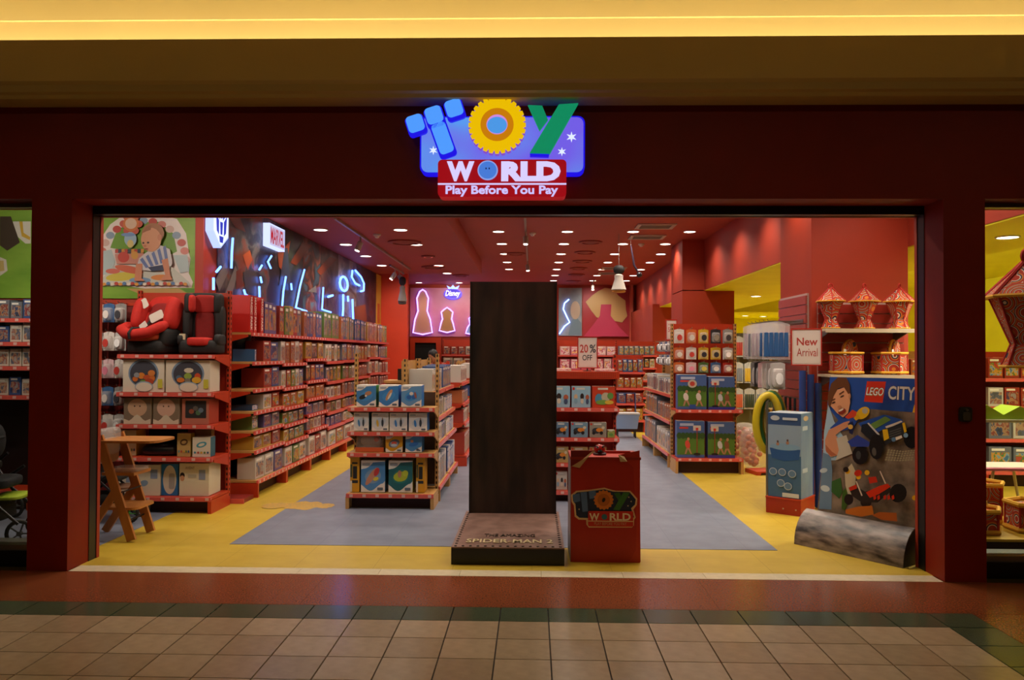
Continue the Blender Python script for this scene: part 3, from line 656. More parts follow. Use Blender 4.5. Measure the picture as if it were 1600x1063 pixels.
def pump(p, w_, h_):
    p.poly([(-w_/2, 0), (w_/2, 0), (w_/2, h_), (-w_/2, h_)], '#c89018'); p.poly(rrect(-w_*.2, w_*.25, h_*.36, h_*.7, .004), '#1c1c1e'); p.poly(rrect(-w_*.3, w_*.35, h_*.24, h_*.32, .004), '#242424')
    p.poly(rrect(-w_*.5, -w_*.28, 0, h_*.3, .003, 2), '#d0c8b8'); p.poly(rrect(-w_*.3, w_*.3, h_*.76, h_*.81, .003, 2), '#2a2418'); p.poly(rrect(-w_*.48, -w_*.26, h_*.4, h_*.75, .003, 2), '#4a5030')
put('pump_box', 'narrow yellow air pump box at left end of tan bottom shelf', 548, 563, .165, .385, '#c08614', pump, .2, top='#c08614')
put('pump_box', 'narrow yellow air pump box at right end of tan bottom shelf', 651, 665, .165, .385, '#c08614', pump, .2, top='#c08614')
def gond(name, label, loc, rot, W, H, lv, mf, ms, seed, what, where, prs, cols, depth=.26, narrow=(5, 8), tags=False, group=None, cat='shelf', hfac=(.72, .92), skip=()):
    random.seed(seed)
    t, mw = shelf_unit(name, label, cat, loc, rot, W, H, lv, mf, ms, mf, tags=tags)
    for li, (z, d_) in enumerate(lv):
        if li in skip: continue
        gap = (lv[li+1][0]-z-.05) if li < len(lv)-1 else .3
        n = random.randint(*narrow); wi = (W-.1)/n; cc = random.sample(cols, min(2, len(cols))); pr = random.choice(prs); h_ = gap*random.uniform(*hfac)
        for k_ in range(n):
            cn, cname = random.choice(cc)
            carton(mw, .05+wi*(k_+.5), -d_+.02, z, wi*.92, min(depth, d_-.1), h_*random.uniform(.94, 1), cn, pr, '%s %s, %s from left, %s shelf up, %s' % (cname, what, ORD[k_], ORD[li], where), group or what+' on '+where, what.replace(' ', '_'))
    return t, mw
C_blue = [COLS[2], COLS[1], COLS[4]]; C_mix = [COLS[0], COLS[1], COLS[2], COLS[4], COLS[3]]; C_red = [COLS[3], COLS[0], COLS[4]]
LV = [(.16, .42), (.62, .40), (.90, .38), (1.2, .36)]
GL, _ = gond('gondola_shelf', 'tan gondola shelf side behind the inflatable end shelf', (-1.45, 2.9, 0), math.pi/2, 1.0, 1.56, LV, m_tan, m_tan, 21, 'bottle box', 'near tan gondola', [2, 3], C_blue, narrow=(6, 8))
gond('gondola_shelf', 'second tan gondola shelf side, farther behind the inflatable end shelf', (-1.45, 3.95, 0), math.pi/2, 1.0, 1.56, LV, m_tan, m_tan, 22, 'bottle box', 'second tan gondola', [3, 2], C_blue, narrow=(6, 8))
gond('gondola_shelf', 'red gondola shelf side beyond the two tan gondolas', (-1.38, 5.6, 0), math.pi/2, 1.1, 1.5, LV, m_sred, m_sred, 23, 'toy box', 'red gondola beyond tan', [0, 3], C_mix, narrow=(4, 6))
gond('gondola_shelf', 'farther red gondola shelf side left of the dark slab', (-1.3, 7.6, 0), math.pi/2, 1.1, 1.5, LV, m_tan, m_sred, 24, 'toy box', 'farther red gondola', [0, 4], C_mix, narrow=(4, 6))
# ---------------- red shelf in the middle (behind the red promo box)
MR, mw = shelf_unit('red_shelf_unit', 'red shelf unit of building brick boxes behind the red promo box', 'shelf', (-.02, 3.42, 0), 0, .98, 1.62, [(.12, .46), (.42, .42), (.70, .42), (1.03, .42)], m_sred, m_sred, m_sred, back_h=1.4)
tp = B(.0, .98, -.40, -.022, 1.35, 1.43).obj('top_tray', m_sred, MR)
q = MB()
for i in range(46):
    for j in range(3): q.box(.03+i*.02, .038+i*.02, -.402, -.4, 1.365+j*.02, 1.373+j*.02)
q = q.obj('perforation', M('#5a120a', .7), tp); q['kind'] = 'stuff'
yf = 3.42-.40
def brick_art(bg, bits, head='#c8c4bc'):
    def f(p, w_, h_):
        p.poly([(-w_/2, 0), (w_/2, 0), (w_/2, h_), (-w_/2, h_)], bg)
        p.poly(rrect(-w_*.46, -w_*.34, h_*.82, h_*.95, .002, 2), '#c02c1c'); p.poly(rrect(-w_*.25, w_*.2, h_*.84, h_*.93, .002, 2), head)
        for (dx, dz, rx, rz, c_) in bits: p.poly(ell(dx*w_, dz*h_, rx*w_, rz*h_, 10), c_)
    return f
fig = [(-.28, .5, .1, .13, '#c8a884'), (-.28, .3, .09, .14, '#7ca0b4'), (.05, .52, .1, .15, '#2a2424'), (.05, .3, .08, .13, '#c8bca8'), (.33, .48, .1, .13, '#a85a3c'), (.33, .28, .08, .13, '#3c4c6c')]
car = [(-.1, .45, .26, .2, '#2c3038'), (.1, .5, .22, .14, '#c87828'), (-.25, .3, .1, .12, '#18181a'), (.2, .3, .1, .12, '#18181a'), (.3, .65, .1, .1, '#c8b89c')]
twn = [(-.2, .4, .18, .26, '#4a84a4'), (.1, .5, .2, .22, '#b0a890'), (.3, .55, .14, .16, '#5c8c44'), (-.05, .25, .3, .12, '#6c9440'), (.25, .25, .2, .1, '#c8a83c')]
def mput(lab, pxa, pxb, z, h_, side, art, cat='box'):
    a = ony(pxa, 620, yf).x; b = ony(pxb, 620, yf).x
    return art_box('brick_set_box', lab, a+.002, b-.002, z, z+h_, yf, .09, side, art, 'building brick boxes on the middle red shelf')
mput('pale blue brick box with figures beside the dark slab, upper red shelf', 852, 891, 1.031, .235, '#5a90a8', brick_art('#8cb0c4', fig))
mput('pale blue brick box with figures, middle of the upper red shelf', 893, 923, 1.031, .235, '#5a90a8', brick_art('#8cb0c4', fig))
mput('red brick box with town picture, right on the upper red shelf', 925, 961, 1.031, .235, '#b03018', brick_art('#b83c20', twn))
for q_, (a, b, c_) in enumerate(((866, 889, '#5c7894'), (892, 919, '#6c8ca0'), (921, 948, '#8a8478'))):
    mput('small dark vehicle brick box, %s from left, second red shelf' % ORD[q_], a, b, .701, .165, '#3c5474', brick_art(c_, car))
mput('tiny purple-green brick box at the right end of second red shelf', 949, 961, .701, .08, '#5c4c84', brick_art('#8a9a50', [(0, .4, .3, .2, '#5c8c44')]))
for q_, (a, b) in enumerate(((866, 889), (892, 919), (921, 948))): mput('orange brick box, %s from left, third red shelf, behind promo box' % ORD[q_], a, b, .421, .17, '#a85024', brick_art('#a89058', car))
for q_, (a, b) in enumerate(((868, 887), (890, 910))): mput('tall white brick box, %s from left, bottom red shelf' % ORD[q_], a, b, .121, .2, '#9a9488', brick_art('#b8b0a8', fig))
# sign on the red shelf
def sign_stand(label, cx, cz, y, w_, h_, pole_z, lines, rz=0., frame='#b02c20', tilt=0.):
    t = thing('price_sign', label, 'sign', (cx, y, 0), rz)
    f = MB(); e = .012
    f.box(-w_/2, w_/2, -.008, .008, cz-h_/2, cz-h_/2+e).box(-w_/2, w_/2, -.008, .008, cz+h_/2-e, cz+h_/2).box(-w_/2, -w_/2+e, -.008, .008, cz-h_/2+e, cz+h_/2-e).box(w_/2-e, w_/2, -.008, .008, cz-h_/2+e, cz+h_/2-e)
    f.obj('frame', M(frame, .4), t)
    c_ = B(-w_/2+e, w_/2-e, -.003, .003, cz-h_/2+e, cz+h_/2-e).obj('card', M('#d8ccc4', .5), t)
    p_ = Print(-.0035)
    p_.poly(rrect(-w_/2+.02, w_/2-.02, cz-h_/2+.02, cz+h_/2-.02, .008, 3), '#b8aaa4').poly(rrect(-w_/2+.023, w_/2-.023, cz-h_/2+.023, cz+h_/2-.023, .007, 3), '#d8ccc4')
    for s_, a, b, lo, hi, c2_, bo in lines: p_.text(s_, a*w_/2, b*w_/2, cz+lo*h_/2, cz+hi*h_/2, c2_, bo)
    p_.done('lettering', c_)['kind'] = 'stuff'
    if pole_z is None:
        e_ = Matrix.Rotation(-rz, 3, 'Z') @ Vector((.16, .34, 0)); MB().tube([(0, .012, cz+.1), (e_.x, e_.y, cz+.1)], .008, 8).obj('arm', M('#1c1a1a', .4), t); return t
    MB().tube([(0, .014, pole_z+.004), (0, .014, cz)], .008, 8).obj('pole', M('#1c1a1a', .4), t); MB().lathe([(.05, pole_z), (.05, pole_z+.006)], 12, (0, .02, 0)).obj('foot', M('#1c1a1a', .4), t)
    return t
a, b = ony(902, 526, 3.2), ony(934, 576, 3.2)
sign_stand('white 20% OFF sign in red frame above the middle red shelf', (a.x+b.x)/2, (a.z+b.z)/2, 3.2, b.x-a.x, a.z-b.z, 1.432, [('20', -.75, .05, -.02, .5, '#b83c34', .02), ('%', .2, .8, -.02, .5, '#3a4048', .02), ('OFF', -.5, .45, -.5, -.15, '#3a4048', .01)])
# stock on the red shelf's top
for q_, (x, w_, h_, c_, nm) in enumerate(((.1, .18, .05, '#c8a060', 'tan'), (.33, .2, .03, '#c8b8a8', 'white'), (.8, .22, .025, '#c0a8a0', 'pink'))):
    carton(Matrix.Identity(4), x+.0, 3.1, 1.431, w_, .2, h_, c_, 4, 'flat %s packet lying on top of the middle red shelf' % nm, 'flat packets on the red shelf top', 'flat_packet', random.uniform(-.2, .2), 'packet')
# ---------------- right end shelf with sports boxes, gondola behind it
ER, mw = shelf_unit('end_shelf', 'tall red end shelf with garden sport boxes right of the aisle', 'shelf', (1.95, 5.55, 0), 0, .92, 2.06, [(.21, .44), (.87, .42)], m_tan, m_sred, m_sred, back_h=2.04)
for z in [1.35+.09*i for i in range(8)]: B(.04, .88, -.028, -.02, z, z+.078).obj('slat', m_sred, ER)
def sport_art(p, w_, h_, v=0):
    p.poly([(-w_/2, 0), (w_/2, 0), (w_/2, h_), (-w_/2, h_)], '#3f5c94'); p.poly([(-w_/2, h_*.08), (w_/2, h_*.08), (w_/2, h_*.66), (-w_/2, h_*.66)], '#4c7428')
    for i in range(7): p.poly(ell(-w_/2+w_*(.08+i*.14), h_*.6, w_*.1, h_*.09, 10), '#2c4c20')
    p.poly(rrect(-w_*.4, w_*.1, h_*.87, h_*.94, .003, 2), '#a8b4d0')
    p.poly(rrect(-w_*.42, -w_*.1, h_*.79, h_*.84, .003, 2), '#c03a30')
    figs = ((-.22, '#d0c4bc', .28), (.22, '#c8c0b8', .28)) if v == 0 else (((-.05, '#b8bcc4', .3), (.2, '#7c4c34', .26)) if v == 1 else ((-.12, '#c84438', .26),))
    for dx, c_, sz in figs:
        p.poly(ell(dx*w_, h_*.36, w_*.09, h_*.12, 10, rot=.2), c_); p.poly(ell(dx*w_+.01, h_*.51, w_*.05, h_*.045, 10), '#a87c5c')
        p.poly([(dx*w_-.02, h_*.26), (dx*w_+.01, h_*.26), (dx*w_-.02, h_*.1), (dx*w_-.04, h_*.1)], '#a47a5c'); p.poly([(dx*w_, h_*.26), (dx*w_+.03, h_*.26), (dx*w_+.06, h_*.1), (dx*w_+.04, h_*.1)], '#a47a5c')
    if v == 0: p.poly(ell(0, h_*.74, w_*.16, h_*.12, 14), '#b4ac9c'); p.poly(ell(0, h_*.74, w_*.09, h_*.07, 12), '#b03c30'); p.poly(rrect(-w_*.1, w_*.12, h_*.02, h_*.14, .003, 2), '#2c4c94')
    else:
        cx = -w_*.25 if v == 1 else w_*.22
        p.poly(rrect(cx-w_*.14, cx+w_*.14, h_*.74, h_*.88, .005), '#c8c0b8'); p.poly(rrect(cx-w_*.05, cx+w_*.05, h_*.75, h_*.82, .003, 2), '#c03228'); p.poly(rrect(cx-w_*.015, cx+w_*.015, h_*.1, h_*.75, .001, 2), '#8c2c24'); p.poly(ell(cx, h_*.1, w_*.13, h_*.035, 10), '#181818')
    if v == 1: p.poly(rrect(-w_*.5, w_*.5, 0, h_*.075, .003, 2), '#34348c')
yf = 5.55-.395
for lab, a, b, z, h_, v in (('large box of two ball players, upper left on the tall red end shelf', 1059, 1104, .871, .475, 0), ('box of ball game by a hoop, upper right on tall red end shelf', 1107, 1148, .871, .45, 1),
                            ('box of child by a red basketball hoop, lower left on tall end shelf', 1058, 1101, .211, .50, 2), ('box of ball game by a hoop, lower right on tall red end shelf', 1106, 1148, .211, .49, 1)):
    xa, xb = ony(a, 620, yf).x, ony(b, 620, yf).x
    art_box('sport_box', lab, xa, xb, z, z+h_, yf, .16, '#3c5890', lambda p, w_, h2, v=v: sport_art(p, w_, h2, v), 'sport boxes on the tall red end shelf')
# hanging packs -------------------------------------------------------
def pack_mesh(shape, cc, cb):
    """card with euro-hole tab and a clear or coloured bubble"""
    mb = MB(); w_ = .5
    mb.prism([(-w_, -1), (w_, -1), (w_, -.06), (.16, 0), (-.16, 0), (-w_, -.06)], .0, .05, 'y', 0)
    mb.pill((0, -.06, -.58), .42, .24, .36, .45, .5, 12, 8, 1)
    mb.prism(ell(0, -.6, .26, .22, 10), -.34, -.3, 'y', 2)
    return mb.mesh('hanging_pack', [M(cc, .45), M(cb, .25) if cb else WRAP, M(shape, .5)])
PK = {n_: pack_mesh(s_, c_, b_) for n_, s_, c_, b_ in (('white', '#c03c34', '#d4ccc4', None), ('yellow', '#2a2a30', '#c8a428', None), ('orange', '#d8d0c4', '#c8642c', None), ('pink', '#d07890', '#dcb8bc', None), ('grey', '#3a3a40', '#8c8a88', '#a8a4a0'),
      ('blue', '#dcd4cc', '#3c6494', None), ('green', '#c8b84c', '#4c6c38', None), ('dark', '#8c8478', '#2a2a2c', None), ('red', '#e0d4c4', '#a82c20', None), ('silver', '#ffffff', '#b8b4b0', '#c4c0bc'))}
def pack(mw, x, y, z, w_, h_, d_, kind, label, group, rz=0.):
    o = link('hanging_pack', PK[kind]); o.matrix_world = mw @ Matrix.Translation((x, y, z)) @ Matrix.Rotation(rz, 4, 'Z') @ Matrix.Diagonal((w_, d_, h_, 1)); tag(o, label, 'hanging pack', group); return o
def hooks(parent, pts, L=.22, m_=None):
    h = MB().tube([(0, 0, 0), (0, -L, 0), (0, -L-.01, .02)], .004, 5).mesh('peg_hook', m_ or m_alu)
    for p_ in pts: link('peg_hook', h, parent, p_)
GP = 'hanging packs on the tall red end shelf'
for r_, (z, h_, ks) in enumerate(((1.985, .2, ('white', 'orange', 'yellow', 'dark', 'grey')), (1.73, .17, ('orange', 'white', 'yellow', 'yellow', 'silver')), (1.52, .15, ('orange', 'pink', 'green', 'blue', 'red')))):
    hooks(ER, [(.1+.17*i, -.03, z) for i in range(5)], .16)
    for i, kd in enumerate(ks): pack(mw, .1+.17*i, -.15, z-.004, .14, h_, .16, kd, '%s hanging pack, %s from left, %s row down, tall red end shelf' % (kd, ORD[i], ORD[r_]), GP)
GLV = [(.2, .40), (.66, .38), (1.04, .36)]
for q_, y1 in enumerate((7.0, 8.35)):
    t, mw2 = gond('gondola_shelf', 'tan gondola side facing the aisle, %s the sport end shelf' % ('right behind' if q_ == 0 else 'farther behind'), (2.36, y1, 0), -math.pi/2, 1.33, 1.62, GLV, m_tan, m_tan, 31+q_, 'tall toy box', '%s right gondola' % ('near', 'far')[q_], [0, 1], [COLS[1], COLS[4], COLS[0]], narrow=(6, 8), skip=())
    for r_ in range(2):
        z = 1.62+.22*r_ if r_ == 0 else 1.84
        hooks(t, [(.15+.17*i, -.02, z) for i in range(7)], .18)
        for i in range(7): pack(mw2, .15+.17*i, -.14, z-.005, .13, .17, .15, ('silver', 'grey', 'blue')[(i+r_) % 3], '%s hanging pack, %s from left, %s row, %s right gondola' % (('silver', 'grey', 'blue')[(i+r_) % 3], ORD[i], ('lower', 'upper')[r_], ('near', 'far')[q_]), 'hanging packs on the right gondola')
    B(.02, 1.31, -.02, -.004, 1.58, 1.9).obj('peg_panel', m_sred, t)
a, b = ony(1040, 500, 5.75), ony(1057, 533, 5.75)
sign_stand('small tilted 50% price sign at left of the far red pillar', ony(1049, 517, 5.75).x, 1.98, 5.75, .17, .3, 1.64, [('SALE UP TO', -.6, .6, .45, .6, '#b83c34', .0), ('50%', -.6, .6, -.2, .25, '#b85c54', .01)], .15)
# ================================================================== FRONT DISPLAYS
# ---------------- tall dark slab on its riveted plinth
DS = thing('display_slab', 'tall rusty dark slab on a riveted black plinth in the shop entrance', 'display stand')
a, b = onz(705, 882), onz(882, 885); c = onz(868, 803, .135)
PX0, PX1, PY0, PY1 = a.x, b.x, .315, 1.72
B(PX0, PX1, PY0, PY1, 0, .125).obj('plinth', M('#0d0b0a', .4), DS)
pt = B(PX0, PX1, PY0, PY1, .125, .135).obj('top_plate', mat('brown steel plate', '#6e5248', .38, nscale=9, color2='#8a6c60', bump=.1), DS)
riv = MB().lathe([(.012, 0), (.010, .005), (.004, .007)], 8).mesh('rivet', M('#2c201c', .4, metal=.5), True)
n = 17
for i in range(n):
    y = PY0+.03+(PY1-.42-PY0)*i/(n-1)*1.28
    if y > PY1-.05: break
    for x in (PX0+.03, PX1-.03): link('rivet', riv, pt, (x, y, .135))
for i in range(1, 14): link('rivet', riv, pt, (PX0+.03+(PX1-PX0-.06)*i/14, PY0+.03, .135))
xf = Matrix.Translation((0, 0, .136)) @ Matrix.Rotation(-math.pi/2, 4, 'X')
def plate_text(s_, x0, x1, y0, y1, m_, bold=.0):
    mb = text_mb(s_, x0, x1, y0, y1, 0, .003, bold, .0)
    mb.v = [(v[0], v[2], (.1352 if bold > .03 else .1385)+(.003-v[1])) for v in mb.v]
    o = mb.obj('lettering', m_, pt); o['kind'] = 'stuff'
pa, pb = onz(757, 837, .136), onz(836, 840, .136)
plate_text('THE AMAZING', pa.x, pb.x, .66, .75, M('#34281f', .4), .0)
pa, pb = onz(727, 850, .136), onz(864, 850, .136)
plate_text('SPIDER-MAN 2', pa.x, pb.x, .445, .565, M('#d0be92', .35), .012)
sx0, sx1 = ony(737, 500, 1.66).x, ony(868, 500, 1.66).x
sl = B(sx0, sx1, 1.62, 1.70, .135, 2.30).obj('slab', mat('rusty slab', '#1a120e', .5, nscale=3.2, color2='#3c281c', bump=.15, stretch=(2.2, 1, .45)), DS)
B(sx0-.012, sx0, 1.61, 1.70, .135, 2.30).obj('slab_edge', M('#171110', .5), sl); B(sx1, sx1+.012, 1.61, 1.70, .135, 2.30).obj('slab_edge', M('#171110', .5), sl)
# ---------------- red promo box
RB = thing('promo_box', 'red cardboard promo box with the shop logo, right of the dark slab', 'box')
bx0, bx1 = onz(892, 880).x, onz(1000, 880).x; by0, by1, bh = .43, .86, .80
bw = bx1-bx0
mr = mat('promo red card', '#ae2410', .45, noise=.05, nscale=6)
B(bx0, bx1, by0, by1, 0, bh).obj('carton', mr, RB)
B(bx0-.004, bx0, by0, by1, 0, bh).obj('pale_side', M('#8c8084', .4), RB)
f = MB(); f.box(bx0-.006, bx1+.006, by0-.006, by0+.03, bh, bh+.02).box(bx0-.006, bx1+.006, by1-.03, by1+.006, bh, bh+.02).box(bx0-.006, bx0+.03, by0+.03, by1-.03, bh, bh+.02).box(bx1-.03, bx1+.006, by0+.03, by1-.03, bh, bh+.02)
f.obj('lid_frame', M('#9c2a18', .4), RB)
p = Print(by0-.001, 1.15)
def W2(px, py): q_ = ony(px, py, by0-.002); return (q_.x, q_.z)
def R7(x, y): return W2(860+x/4.088, 640+y/4.088)
p.poly([R7(*q_) for q_ in ((130, 262), (290, 262), (140, 362), (130, 362))], '#6c120a')
p.poly([R7(*q_) for q_ in ((570, 262), (576, 976), (500, 980), (545, 900), (550, 720), (530, 370), (440, 290))], '#a42a14')
cream = [(132, 545), (165, 520), (260, 512), (305, 505), (345, 500), (395, 515), (420, 520), (510, 520), (525, 535), (555, 570), (552, 610), (530, 640), (545, 690), (535, 705), (533, 740), (520, 755), (245, 755), (230, 735), (228, 706), (180, 704), (155, 685), (150, 615), (135, 590)]
p.poly([R7(*q_) for q_ in cream], '#c8a87c')
navy = [(142, 552), (170, 530), (260, 522), (345, 510), (400, 525), (505, 528), (545, 575), (540, 608), (515, 632), (535, 690), (240, 694), (185, 692), (165, 675), (160, 605), (145, 585)]
p.poly([R7(*q_) for q_ in navy], '#1c2840')
for q_ in (((142, 545), (186, 535), (192, 585), (150, 597)), ((192, 530), (232, 526), (240, 650), (205, 655)), ((245, 522), (288, 516), (292, 565), (250, 572))): p.poly([R7(*z) for z in q_], '#4a6690')
gc = R7(340, 578); k = (R7(404, 578)[0]-R7(276, 578)[0])/2
p.poly([(gc[0]+k*(1 if i % 4 < 2 else .9)*math.cos(2*math.pi*i/64), gc[1]+k*(1 if i % 4 < 2 else .9)*math.sin(2*math.pi*i/64)) for i in range(64)], '#c07024')
p.poly(ell(gc[0], gc[1], k*.62, k*.62, 24), '#a85c18').poly(ell(gc[0], gc[1], k*.16, k*.24, 12, rot=-.4), '#16140f')
p.poly([R7(*z) for z in ((405, 535), (440, 530), (462, 570), (445, 600))], '#2c5a2c'); p.poly([R7(*z) for z in ((465, 530), (508, 530), (440, 645), (400, 640))], '#34682f')
for x, y in ((183, 637), (515, 587), (495, 615), (500, 560)): q_ = R7(x, y); p.poly([(q_[0]+.008*(1 if i % 2 == 0 else .4)*math.cos(math.pi*i/5), q_[1]+.008*(1 if i % 2 == 0 else .4)*math.sin(math.pi*i/5)) for i in range(10)], '#c8b48c')
a, b = R7(240, 745), R7(528, 650); p.poly(rrect(a[0], b[0], a[1], b[1], .012), '#ae2410')
a, b = R7(248, 708), R7(312, 662); p.text('W', a[0], b[0], a[1], b[1], '#d2c4a8', .03)
a, b = R7(378, 708), R7(512, 662); p.text('RLD', a[0], b[0], a[1], b[1], '#d2c4a8', .03)
q_ = R7(344, 685); p.poly(ell(q_[0], q_[1], .022, .022, 18), '#2f6470')
a, b = R7(238, 714), R7(530, 711); p.poly(rrect(a[0], b[0], a[1], b[1], .0005, 2), '#c8a87c')
a, b = R7(280, 737), R7(485, 720); p.text('PLAY BEFORE YOU PAY', a[0], b[0], a[1], b[1], '#b08a68', .0)
o = p.done('front_print', RB); o['kind'] = 'stuff'
for pts_ in (((135, 362), (185, 372), (240, 300), (288, 264), (262, 268), (200, 320)), ((432, 288), (445, 332), (488, 330), (470, 300))):
    q2 = [R7(*z) for z in pts_]; n = len(q2)
    MB().add([(x, by0-.012-.012*(i % 3), z) for i, (x, z) in enumerate(q2)], [tuple(range(n))]).obj('peeling_flap', M('#c0a070', .7), RB)
# small figured print on the right return of the promo box
pr_ = MB()
for i, (z, c_) in enumerate(((.68, 0), (.52, 1), (.33, 2), (.22, 0), (.1, 1))): pr_.add([(bx1+.001, by0+.06+.03*math.cos(a_), z+.03*math.sin(a_)) for a_ in [k_*.785 for k_ in range(8)]], [tuple(range(8))], c_)
pr_.obj('side_print', [M('#232830', .5), M('#c8a040', .5), M('#3a6a44', .5)], RB)['kind'] = 'stuff'
q_ = ony(936, 690, .62)
LB = thing('ladybird_toy', 'red and black domed ladybird toy on top of the promo box', 'toy', (q_.x, .56, bh+.0205))
MB().lathe([(.052, 0), (.055, .012), (.05, .018)], 20).obj('base', M('#2a0a08', .4), LB, True)
dm = MB().pill((0, 0, .045), .046, .05, .04, 1, 1).obj('dome', M('#a01812', .15), LB, True)
for x, y, z in ((-.02, -.035, .065), (.022, -.032, .065), (-.03, -.012, .07), (.03, -.01, .07)): MB().pill((x, y, z), .01, .01, .009, 1, 1, 8, 6).obj('spot', M('#120c0c', .2), dm)
MB().pill((0, -.042, .028), .022, .018, .02, 1, 1, 10, 8).obj('head', M('#141010', .2), LB, True)
# ================================================================== BABY SHELF (left)
BS, mw = shelf_unit('baby_shelf', 'red shelf unit of baby goods under two car seats, left side', 'shelf', (-4.22, 2.62, 0), 0, 1.0, 2.28, [(.165, .50), (.56, .48), (.89, .47), (1.215, .47), (1.60, .46)], m_sred, m_sred, m_sred)
yf = 2.17
GB = 'boxes on the baby shelf'
def bput(nm, lab, pxa, pxb, z, h_, side, art, dep=.25, ly=yf, rz=0., top='#cfc8bc'):
    a_ = ony(pxa, 650, ly).x; b_ = ony(pxb, 650, ly).x
    return art_box(nm, lab, a_+.003, b_-.003, z, z+h_, ly, dep, side, art, GB, rz, top=top)
def activity(blobs):
    def f(p, w_, h_):
        p.poly([(-w_/2, 0), (w_/2, 0), (w_/2, h_), (-w_/2, h_)], '#d2c6b4'); p.poly(ell(0, h_*.58, w_*.37, h_*.44, 26), '#7488a0'); p.poly(ell(0, h_*.56, w_*.33, h_*.40, 26), '#40404a')
        for i, (dx, dz, c_) in enumerate(blobs): p.poly(ell(dx*w_, dz*h_, w_*(.07+.02*(i % 3)), h_*(.08+.02*(i % 2)), 10), c_)
        p.poly(ell(.02*w_, h_*.17, w_*.22, h_*.16, 18), '#8ca0b4').poly(ell(.02*w_, h_*.155, w_*.2, h_*.14, 18), '#d2c6b4'); p.poly(rrect(w_*.36, w_*.47, h_*.12, h_*.4, .004), '#c0b840')
    return f
bl1 = [(-.2, .4, '#c86a2c'), (-.05, .5, '#d07c30'), (.1, .45, '#b8502c'), (.22, .42, '#c86a2c'), (0, .3, '#6c8c3c'), (.15, .32, '#a8442c'), (-.16, .52, '#8c8c90'), (.2, .58, '#c87838')]
bl2 = [(-.2, .45, '#506c84'), (0, .5, '#8aa044'), (.02, .68, '#c8bca8'), (.22, .5, '#c04c2c'), (-.16, .38, '#c8702c'), (.2, .38, '#d0a034'), (0, .36, '#7c7468')]
bput('activity_toy_box', 'white window box with arched orange toy, left on the upper baby shelf', 191, 256, 1.216, .33, '#cfc4b0', activity(bl1))
bput('activity_toy_box', 'white window box with arched green toy, right on the upper baby shelf', 258, 328, 1.216, .325, '#cfc4b0', activity(bl2))
def plush(c1):
    def f(p, w_, h_):
        p.poly([(-w_/2, 0), (w_/2, 0), (w_/2, h_), (-w_/2, h_)], '#7c6a58'); p.poly(ell(0, h_*.62, w_*.36, h_*.34, 20), c1); p.poly(ell(-.1*w_, h_*.68, w_*.03, h_*.03, 8), '#3a2c28'); p.poly(ell(.1*w_, h_*.68, w_*.03, h_*.03, 8), '#3a2c28')
        p.poly([(-w_/2, 0), (w_/2, 0), (w_/2, h_*.2)]+[(w_*(.3-.1*i), h_*(.24+.12*math.cos(i-3))) for i in range(7)]+[(-w_/2, h_*.2)], '#c8bca4')
    return f
bput('plush_box', 'clear-fronted box with beige plush, left on the third baby shelf', 193, 236, .891, .265, '#a89880', plush('#c09a7c'))
bput('plush_box', 'clear-fronted box with pink plush, middle of the third baby shelf', 239, 280, .891, .265, '#a89880', plush('#c8a08c'))
def winbox(p, w_, h_):
    p.poly([(-w_/2, 0), (w_/2, 0), (w_/2, h_), (-w_/2, h_)], '#b06a58'); p.poly(rrect(-w_*.38, w_*.4, h_*.24, h_*.92, .01), '#2c2a2c')
    for dx, dz, c_ in ((-.15, .5, '#8c4a34'), (.1, .45, '#4c6a4c'), (.2, .55, '#607080'), (0, .62, '#5c5450')): p.poly(ell(dx*w_, dz*h_, w_*.1, h_*.1, 8), c_)
bput('window_box', 'salmon red box with dark window, right on the third baby shelf', 284, 327, .891, .26, '#a03a28', winbox)
def spotty(bg, c2):
    def f(p, w_, h_):
        p.poly([(-w_/2, 0), (w_/2, 0), (w_/2, h_), (-w_/2, h_)], bg)
        p.poly(ell(0, h_*.62, w_*.3, h_*.14, 14, rot=.3), c2).poly(ell(0, h_*.62, w_*.18, h_*.07, 14, rot=.3), bg)
        for i in range(5): p.poly(ell(-w_*.36+i*w_*.18, h_*.22, w_*.06, h_*.06, 8), ('#4c8c9c', '#b84838', '#c89c34', '#5c7c3c', '#35567c')[i])
    return f
bput('baby_box', 'white box with blue ring picture, right end of second baby shelf', 301, 330, .561, .20, '#2f5f6c', spotty('#d4ccbc', '#4c94a8'), .12)
bput('baby_box', 'small brown patterned box behind the white ring box, second baby shelf', 305, 331, .561, .26, '#a4804c', spotty('#a08a68', '#6c5440'), .08, 2.33)
bput('baby_box', 'yellow-edged book box left of the white ring box, second baby shelf', 277, 299, .561, .235, '#c0a030', spotty('#b89a60', '#5c4028'), .1, 2.19)
bput('baby_box', 'bright yellow box behind the wooden high chair, second baby shelf', 192, 214, .561, .26, '#d09a10', spotty('#c8b890', '#4c4c50'), .2, 2.25)
TR = thing('bath_tray', 'black moulded tray lying on the second baby shelf', 'tray', (ony(245, 700, 2.2).x, 2.38, .561))
MB().pill((0, 0, .055), .2, .17, .055, .5, .5).obj('tray_shell', M('#16161a', .3), TR, True); MB().pill((.04, -.08, .1), .05, .05, .012, .6, .6, 12, 6).obj('badge', M('#50606c', .3), TR, True)
MB().pill((-.02, .12, .19), .21, .02, .1, .4, .5).obj('tray_back', M('#1a1a20', .35), TR, True)
